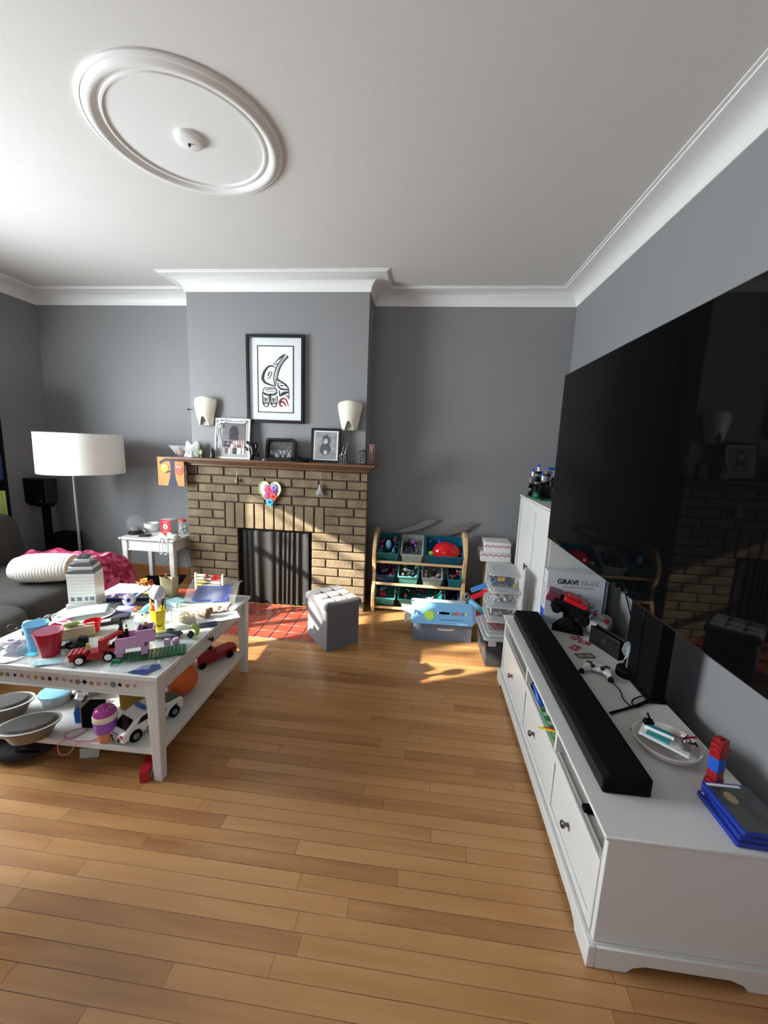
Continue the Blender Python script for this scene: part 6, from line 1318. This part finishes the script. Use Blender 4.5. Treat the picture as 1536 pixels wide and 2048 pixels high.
# black console standing behind
o = T('game_console', 'tall matt black console standing at the back of the bench below the television', 'game console', (1.046, 1.795, BZ)); hh = .46
b = B(); b.bb((-.04, -.14, 0), (.04, .13, .012), MBLACK); b.bb((-.03, -.13, .012), (.03, .12, hh), mat('console_black', (.004, .004, .005, 1), .5, ior=1.15)); b.out('case', o, bev=.006); B().bb((-.034, -.005, .02), (-.031, .0, hh - .01), GBLACK).out('seam', o)
o = T('hanging_cables', 'two black cables hanging on the wall below the television', 'cables', (0, 0, 0)); b = B()
P = [at(px, py, x=1.195) for px, py in ((1250, 1185), (1258, 1215), (1268, 1260), (1275, 1300), (1278, 1330))]; b.tube(P, .004, MBLACK, 8); P = [at(px, py, x=1.19) for px, py in ((1262, 1190), (1270, 1215), (1282, 1240), (1300, 1262))]; b.tube(P, .004, MBLACK, 8); b.out('cable', o)

# board-game style box
gw, gd, gh = .335, .085, .335
q = at(1091, 1226, y=2.40)
o = T('marble_run_box', 'white marble run game box with black lettering standing at the far end of the bench', 'game box', (.945, 2.436, BZ), -3)
GB_ = mat('game_box_white', (.55, .57, .6, 1), .35); b = B(); b.bb((-gw / 2, -gd / 2, 0), (gw / 2, gd / 2, gh), GB_); b.out('box', o, bev=.0015)
b = B(); b.bb((-gw / 2 - .0008, -gd / 2 + .002, .001), (-gw / 2 - .0001, gd / 2 - .002, .09), BLUE)
for k in range(7): b.bb((-gw / 2 - .0008, -.012, .12 + k * .02), (-gw / 2 - .0001, .012, .128 + k * .02), GREY)
b.out('side_print', o)
B().bb((gw / 2 - .006, -gd / 2 - .0008, 0), (gw / 2 + .0008, -gd / 2 + .003, gh - .01), NAVY).out('edge_print', o)
text('GRAVI', .042, mat('ink_black', (.01, .01, .012, 1), .5), o, (-.05, -gd / 2 - .0008, gh - .058), (90, 0, 0), off=.0012); text('TRAX', .042, mat('ink_silver', (.38, .4, .42, 1), .5), o, (.07, -gd / 2 - .0008, gh - .058), (90, 0, 0), off=.0012)
b = B(); b.bb((-.075, -gd / 2 - .0008, gh - .092), (.10, -gd / 2 - .0002, gh - .084), mat('ink_sage', (.28, .33, .3, 1), .5)); b.out('underline', o)
random.seed(23); b = B(); cI = [mat('print_grey', (.2, .21, .22, 1), .5), mat('print_pale', (.42, .44, .46, 1), .5), mat('print_dark', (.06, .065, .07, 1), .5)]
for k in range(75):
    u, v = random.uniform(-1, 1), random.uniform(-1, 1); x = .015 + .12 * u; z = .145 + .055 * v - .02 * u
    if u * u + v * v > 1: continue
    b.prism(circ(random.uniform(.007, .014), 6, x, z, .6), -gd / 2 - .0009 - k * .00001, -gd / 2 - .0001, cI[k % 3], 'y')
b.out('marble_run_picture', o)
# red and black toy vehicle on stand
q = bn(1135, 1256)
o = T('toy_launcher', 'red and black toy vehicle tilted on a black stand before the marble run box', 'toy', (q.x - .012, q.y - .03, BZ), -20); o.scale = (1.35, 1.35, 1.3)
b = B(); b.prism([(-.065, 0), (.065, 0), (.04, .03), (.02, .05), (.025, .075), (-.025, .075), (-.02, .05), (-.04, .03)], -.035, .035, MBLACK, 'y'); b.out('stand', o, bev=.004)
M_ = Matrix.Translation((0, 0, .115)) @ Euler((R(0), R(18), R(0))).to_matrix().to_4x4()
b = B(); b.box((0, 0, 0), (.15, .1, .05), MBLACK, M=M_); b.box((.05, .02, .01), (.05, .13, .04), BLACK, M=M_); b.cyl(M_ @ Vector((.06, -.06, -.01)), M_ @ Vector((.06, -.08, -.01)), .025, .025, MBLACK); b.cyl(M_ @ Vector((-.05, -.05, -.015)), M_ @ Vector((-.05, -.07, -.015)), .02, .02, MBLACK); b.out('body', o, bev=.005)
b = B(); b.box((.01, 0, .035), (.10, .085, .022), mat('launcher_red', (.5, .01, .02, 1), .25), M=M_); b.box((.0, 0, .05), (.06, .05, .01), MATS['launcher_red'], M=M_); b.out('red_panel', o, bev=.004)
b = B(); b.box((-.08, 0, .02), (.05, .09, .045), mat('maroon_clear', (.12, .02, .035, 1), .12), M=M_)
for k in range(4): b.box((-.107, -.03 + k * .02, .02), (.004, .004, .04), PINK, M=M_)
b.out('windscreen', o, bev=.003)
# small white projector
q = bn(1196, 1268)
o = T('toy_projector', 'rounded white and grey toy projector with red knobs behind the black dock', 'toy', (q.x + .015, q.y + .03, BZ), -35); o.scale = (1.35, 1.35, 1.25)
b = B(); b.prism(rrect(.085, .075, .03, 6, 0, .0385), -.05, .05, mat('pale_grey_shell', (.42, .42, .42, 1), .4), 'y'); b.out('shell', o, bev=.006)
b = B(); b.prism(rrect(.08, .07, .028, 6, 0, .0385), -.056, -.0502, WHITE2, 'y'); b.cyl((-.012, -.056, .042), (-.012, -.06, .042), .008, .008, BLACK); b.out('face', o, bev=.002)
b = B(); b.cyl((-.02, .0, .076), (-.02, .0, .084), .009, .009, RED, 14); b.sph((.03, -.03, .074), .011, RED, 14, 10); b.cyl((-.02, .0, .08), (.03, -.03, .08), .003, .003, WHITE2, 8); b.out('knobs', o)
# dock
a_, c_ = bn(1174, 1284), bn(1232, 1323); dd = c_ - a_
o = T('console_dock', 'black rectangular handheld console dock standing on the bench', 'console dock', (a_ + c_) / 2 + Vector((.018, .012, 0)), math.degrees(math.atan2(dd.y, dd.x))); L_ = dd.length; hD = .1
b = B(); b.bb((-L_ / 2, -.006, 0), (L_ / 2, 0, hD), BLACK); b.bb((-L_ / 2, .03, 0), (L_ / 2, .045, hD), BLACK); b.bb((-L_ / 2, 0, 0), (-L_ / 2 + .008, .03, hD - .006), MBLACK); b.bb((L_ / 2 - .008, 0, 0), (L_ / 2, .03, hD - .006), MBLACK); b.bb((-L_ / 2 + .0081, .0001, 0), (L_ / 2 - .0081, .0299, .02), MBLACK); b.out('shell', o, bev=.003)
B().prism(rrect(.022, .022, .006, 4, 0, .055), -.0068, -.0061, mat('dark_logo', (.03, .03, .03, 1), .2), 'y').out('emblem', o)
# cards & papers
RP = spots('red_card_print', [(.35, .03, .04, 1), (.55, .12, .12, 1), (.6, .5, .45, 1), (.3, .02, .03, 1)], 50, .4)
random.seed(2)
for k, (px, py, rz, lab) in enumerate(((1152, 1276, 20, 'red printed card farthest along the bench behind the soundbar'), (1168, 1285, -30, 'red and white printed card beside the dock'), (1150, 1296, 45, 'red printed card nearest the white controller'))):
    tag(B().bb((-.03, -.02, 0), (.03, .02, .001), RP).out('playing_card', loc=bn(px, py) + Vector((0, 0, .0012 * k)), rz=rz), lab, 'card', 'red printed cards on the bench')
o = T('photo_strip', 'dark edged clear card holder lying before the controller', 'card holder', bn(1170, 1312) + Vector((0, 0, 0)), 10); b = B()
for dy in (-.02, .02): b.box((0, dy, .0015), (.09, .003, .003), BLACK)
for dx in (-.045, 0, .045): b.box((dx, 0, .0015), (.003, .043, .003), BLACK)
b.out('border', o); B().bb((-.043, -.018, 0), (.043, .018, .0008), mat('beige_photo', (.4, .33, .27, 1), .3)).out('picture', o)
# controller
q = bn(1194, 1345)
o = T('game_controller', 'white game controller with black grips lying on the bench', 'game controller', q, -28); o.scale = (.86, .86, .86); b = B()
CW = mat('controller_white', (.62, .62, .63, 1), .35)
b.sph((0, 0, .026), (.055, .032, .018), CW); b.sph((-.05, -.01, .024), (.028, .032, .02), CW); b.sph((.05, -.01, .024), (.028, .032, .02), CW); b.tube([(-.058, -.015, .022), (-.066, -.045, .016), (-.07, -.065, .012)], [.02, .017, .012], CW, 12, sub=1); b.tube([(.058, -.015, .022), (.066, -.045, .016), (.07, -.065, .012)], [.02, .017, .012], CW, 12, sub=1); b.out('body', o)
B().prism([(-.03, .02), (.03, .02), (.022, -.012), (-.022, -.012)], .0415, .0445, CW).out('touchpad', o)
for s_ in (-1, 1):
    B().tube([(s_ * .069, -.05, .014), (s_ * .072, -.068, .012)], .0155, BLACK, 12).out('grip', o); B().cyl((s_ * .024, -.022, .036), (s_ * .024, -.022, .052), .009, .010, BLACK).out('thumbstick', o); B().box((s_ * .045, .022, .034), (.03, .018, .014), BLACK).out('shoulder_button', o)
o = T('charging_cable', 'thin black cable running from the controller across the bench', 'cable', (0, 0, 0)); b = B()
Z = BZ + .003; b.tube([bn(px, py, Z) for px, py in ((1212, 1355), (1238, 1378), (1247, 1398), (1262, 1412), (1275, 1414), (1300, 1402), (1325, 1392))], .0022, MBLACK, 6)
b.tube([bn(px, py, Z + .004) for px, py in ((1222, 1428), (1262, 1414), (1290, 1403), (1312, 1385), (1300, 1388), (1268, 1398), (1266, 1410), (1285, 1408), (1330, 1396))], .003, MBLACK, 6)
b.tube([bn(px, py, Z + .004) for px, py in ((1220, 1426), (1250, 1418), (1275, 1410), (1295, 1400), (1318, 1380))], .005, MBLACK, 8); b.out('cable', o)
# clear statuette on black base
q = bn(1253, 1350)
o = T('clear_statuette', 'frosted clear statuette on a round black base on the bench', 'statuette', q, -28); o.scale = (1.15, 1.15, 1.15); B().lathe([(.0001, 0), (.042, 0), (.043, .006), (.041, .03), (.036, .034), (.0001, .034)], MBLACK, n=36).out('base', o)
CR_ = mat('frosted_acrylic', (.5, .53, .54, 1), .3, 0, 0, .4); b = B()
b.prism([(-.008, .034), (.008, .034), (.012, .06), (.022, .075), (.026, .1), (.034, .108), (.026, .115), (.02, .135), (.024, .15), (.014, .16), (.004, .155), (.0, .143), (-.012, .148), (-.024, .135), (-.03, .105), (-.02, .085), (-.01, .09), (-.006, .06)], -.004, .004, CR_, 'y', M=Matrix.Rotation(R(10), 4, 'Z'))
for k in range(7): b.tube([(-.018 + k * .006, -.005, .06 + .01 * (k % 3)), (-.01 + k * .004, -.006, .1), (-.014 + k * .006, -.005, .135)], .0012, mat('acrylic_lines', (.8, .82, .82, 1), .3), 4)
b.out('acrylic_figure', o, bev=.001)
# dish with toy
q = bn(1336, 1508)
o = T('serving_dish', 'round white dish holding a teal and white toy on the bench', 'dish', q + Vector((.0, .02, 0))); B().lathe([(.0001, 0), (.07, 0), (.095, .02), (.105, .04), (.102, .041), (.09, .022), (.066, .005), (.0001, .005)], mat('warm_white_dish', (.6, .56, .54, 1), .35), n=56).out('bowl', o)
dq = o.location; TG = mat('toy_teal', (.03, .28, .3, 1), .3)
o = T('toy_station', 'teal and white toy building plates lying in the white dish', 'toy', (dq.x - .005, dq.y, dq.z + .038), -38); b = B(); b.box((0, .0, .006), (.15, .085, .008), WHITE2, (0, 4, 0)); b.box((-.02, -.018, .012), (.07, .03, .008), TG); b.box((-.02, .022, .014), (.08, .026, .008), TG); b.box((-.02, .002, .018), (.09, .006, .012), WHITE2)
b.box((.055, .0, .016), (.03, .05, .01), STEEL, (10, 15, 30)); b.box((-.06, .035, .022), (.03, .02, .02), MBLACK, (20, 10, 40)); b.cyl((-.05, .04, .02), (-.07, .055, .045), .004, .004, MBLACK); b.out('plates', o, bev=.001)
random.seed(4); b = B()
for k in range(16): b.tube([(random.uniform(-.03, .03), random.uniform(-.02, .02), .006 + random.uniform(0, .01)), (random.uniform(-.04, .04), random.uniform(-.03, .03), .01 + random.uniform(0, .012))], .0035, random.choice([DRED, MBLACK, SILVER, mat('rosy', (.35, .05, .1, 1), .3), WHITE2]), 6)
tag(b.out('toy_claws', loc=(dq.x + .06, dq.y - .015, dq.z + .042)), 'small pile of dark red black and silver toy rods at the right of the dish', 'toys', kind='stuff')
o = T('toy_tool', 'grey and black toy tool lying behind the dish beside the soundbar', 'toy', bn(1290, 1462) + Vector((0, 0, 0)), 5); b = B(); b.sph((-.035, 0, .006), (.02, .012, .006), GREY); b.cyl((-.02, 0, .006), (.05, .004, .006), .005, .004, GREY, 10); b.box((.06, .008, .012), (.03, .03, .02), MBLACK, (0, 0, 30)); b.out('body', o)
# plain red and blue brick column
q = bn(1424, 1572)
o = T('brick_column', 'slim stack of red and blue toy bricks standing beside the game cases', 'toy building bricks', q, 25); z = 0; RED2 = mat('toy_mid_red', (.3, .01, .015, 1), .25); seq = [DRED, RED2, DRED, RED2, BLUE, BLUE, BLUE, RED2, RED2, DRED, RED2]
for m_, nm in ((DRED, 'dark_red_bricks'), (RED2, 'red_bricks'), (BLUE, 'blue_bricks')):
    b = B()
    for k, m in enumerate(seq):
        if m is m_:
            z = k * .0155; w_ = (.052, .05, .034, .034, .036, .038, .036, .042, .05, .04, .034)[k]; b.box((.0015 * (k % 3), 0, z + .0077), (w_, .03, .0152), m)
            if k == 10:
                for s_ in (-1, 1): b.cyl((s_ * .008, 0, z + .0153), (s_ * .008, 0, z + .0193), .0055, .0055, m, 12)
    b.out(nm, o, bev=.001)
# game cases
P0, P1 = bn(1397, 1594), bn(1466, 1686); d0 = (P1 - P0).normalized(); nrm = Vector((-d0.y, d0.x, 0)); 
if nrm.x < 0: nrm = -nrm
angc = math.degrees(math.atan2(d0.y, d0.x))
CBm = mat('case_blue', (.012, .035, .30, 1), .18); COV = mat('cover_print', (.055, .055, .055, 1), .2, var=.9, scale=22)
labs = ['deep blue game case at the bottom of the stack on the bench', 'blue game case in the middle of the stack on the bench', 'blue game case with dark misty cover on top of the stack']
for k in range(3):
    Lc, Wc, t = .172, .136, .0142; cpos = (P0 + P1) / 2 + nrm * (Wc / 2 + (.0, .01, .014)[k]) + d0 * (.0, -.004, -.008)[k]
    o = T('game_case', labs[k], 'game case', (cpos.x, cpos.y, BZ + k * (t + .0004)), angc + (0, -2, 2)[k], 'stacked blue game cases'); s_ = 1 if (Matrix.Rotation(R(angc), 4, 'Z') @ Vector((0, 1, 0))).dot(nrm) > 0 else -1
    B().prism(rrect(Lc, Wc, .006), 0, t, CBm).out('case', o, bev=.002)
    b = B(); b.bb((-Lc / 2 + .006, -Wc / 2 + .008, t), (Lc / 2 - .004, Wc / 2 - .004, t + .0003), COV); b.prism(circ(.022, 16, -.03, -.02 * s_, .7), t + .0003, t + .0004, mat('cover_gold', (.3, .22, .12, 1), .3)); b.bb((-Lc / 2 + .006, -Wc / 2 + .008, t + .0003), (-Lc / 2 + .016, Wc / 2 - .03, t + .0004), PAPER); b.out('cover', o)

# inside the bench
o = T('media_player', 'black media player box in the far compartment of the media bench', 'media player', (.80, 2.19, .3288)); B().bb((-.13, -.2, 0), (.14, .2, .06), MBLACK).out('case', o, bev=.004)
o = T('toy_track_loop', 'blue and black toy loop track in the middle compartment of the bench', 'toy', (.62, 1.80, .3288)); b = B(); b.tube([(.0, -.055, .008), (-.028, -.05, .02), (-.035, -.015, .045), (-.034, .02, .05), (-.02, .05, .03), (.02, .06, .02)], .011, BLUE, 10); b.out('loop', o); b = B(); b.bb((-.005, -.07, 0), (.16, .06, .045), NAVY); b.prism([(-.04, .03), (.0, .02), (.0, .09), (-.03, .09), (-.022, .065), (-.042, .062)], .02, .03, MBLACK); b.out('base', o)
o = T('board_book', 'green board game lying in the middle compartment of the bench', 'board game', (.655, 1.60, .3288)); B().bb((-.075, -.10, 0), (.12, .10, .02), GRN).out('board', o, bev=.002)
for y in (-.07, .0, .06): B().bb((-.073, y - .012, .02), (.0, y + .012, .021), mat('mint_square', (.35, .55, .4, 1), .4)).out('printed_square', o)
tag(B().sph((0, 0, .022), .022, mat('pale_wood_ball', (.62, .52, .4, 1), .5)).out('wooden_ball', loc=(.61, 1.655, .35)), 'pale wooden ball on the green board game in the bench', 'ball')
tag(B().box((0, 0, .014), (.05, .035, .028), mat('rose_plastic', (.4, .05, .08, 1), .4)).out('rose_block', loc=(.64, 1.60, .35)), 'dark pink block on the green board game in the bench', 'toy')
o = T('paper_plane', 'yellow and red folded paper wedge sticking out of the middle compartment', 'toy', (.598, 1.535, .362), 160); b = B(); b.prism([(-.06, -.02), (.075, .0), (-.06, .022)], 0, .006, YEL, M=Matrix.Rotation(R(8), 4, 'Y')); b.out('yellow_wedge', o); b = B(); b.prism([(-.055, -.008), (.05, .0), (-.055, .01)], .007, .010, RED, M=Matrix.Rotation(R(8), 4, 'Y')); b.out('red_wedge', o)
o = T('black_strap', 'short black strap hanging into the near compartment of the bench', 'strap', (.60, 1.20, .3288)); B().bb((-.02, -.012, .0), (.03, .012, .02), MBLACK).out('strap', o, bev=.002)
o = T('set_top_box', 'flat black box at the back of the near compartment of the bench', 'media player', (.86, 1.24, .3288)); B().bb((-.12, -.19, 0), (.16, .19, .07), MBLACK).out('case', o, bev=.004)
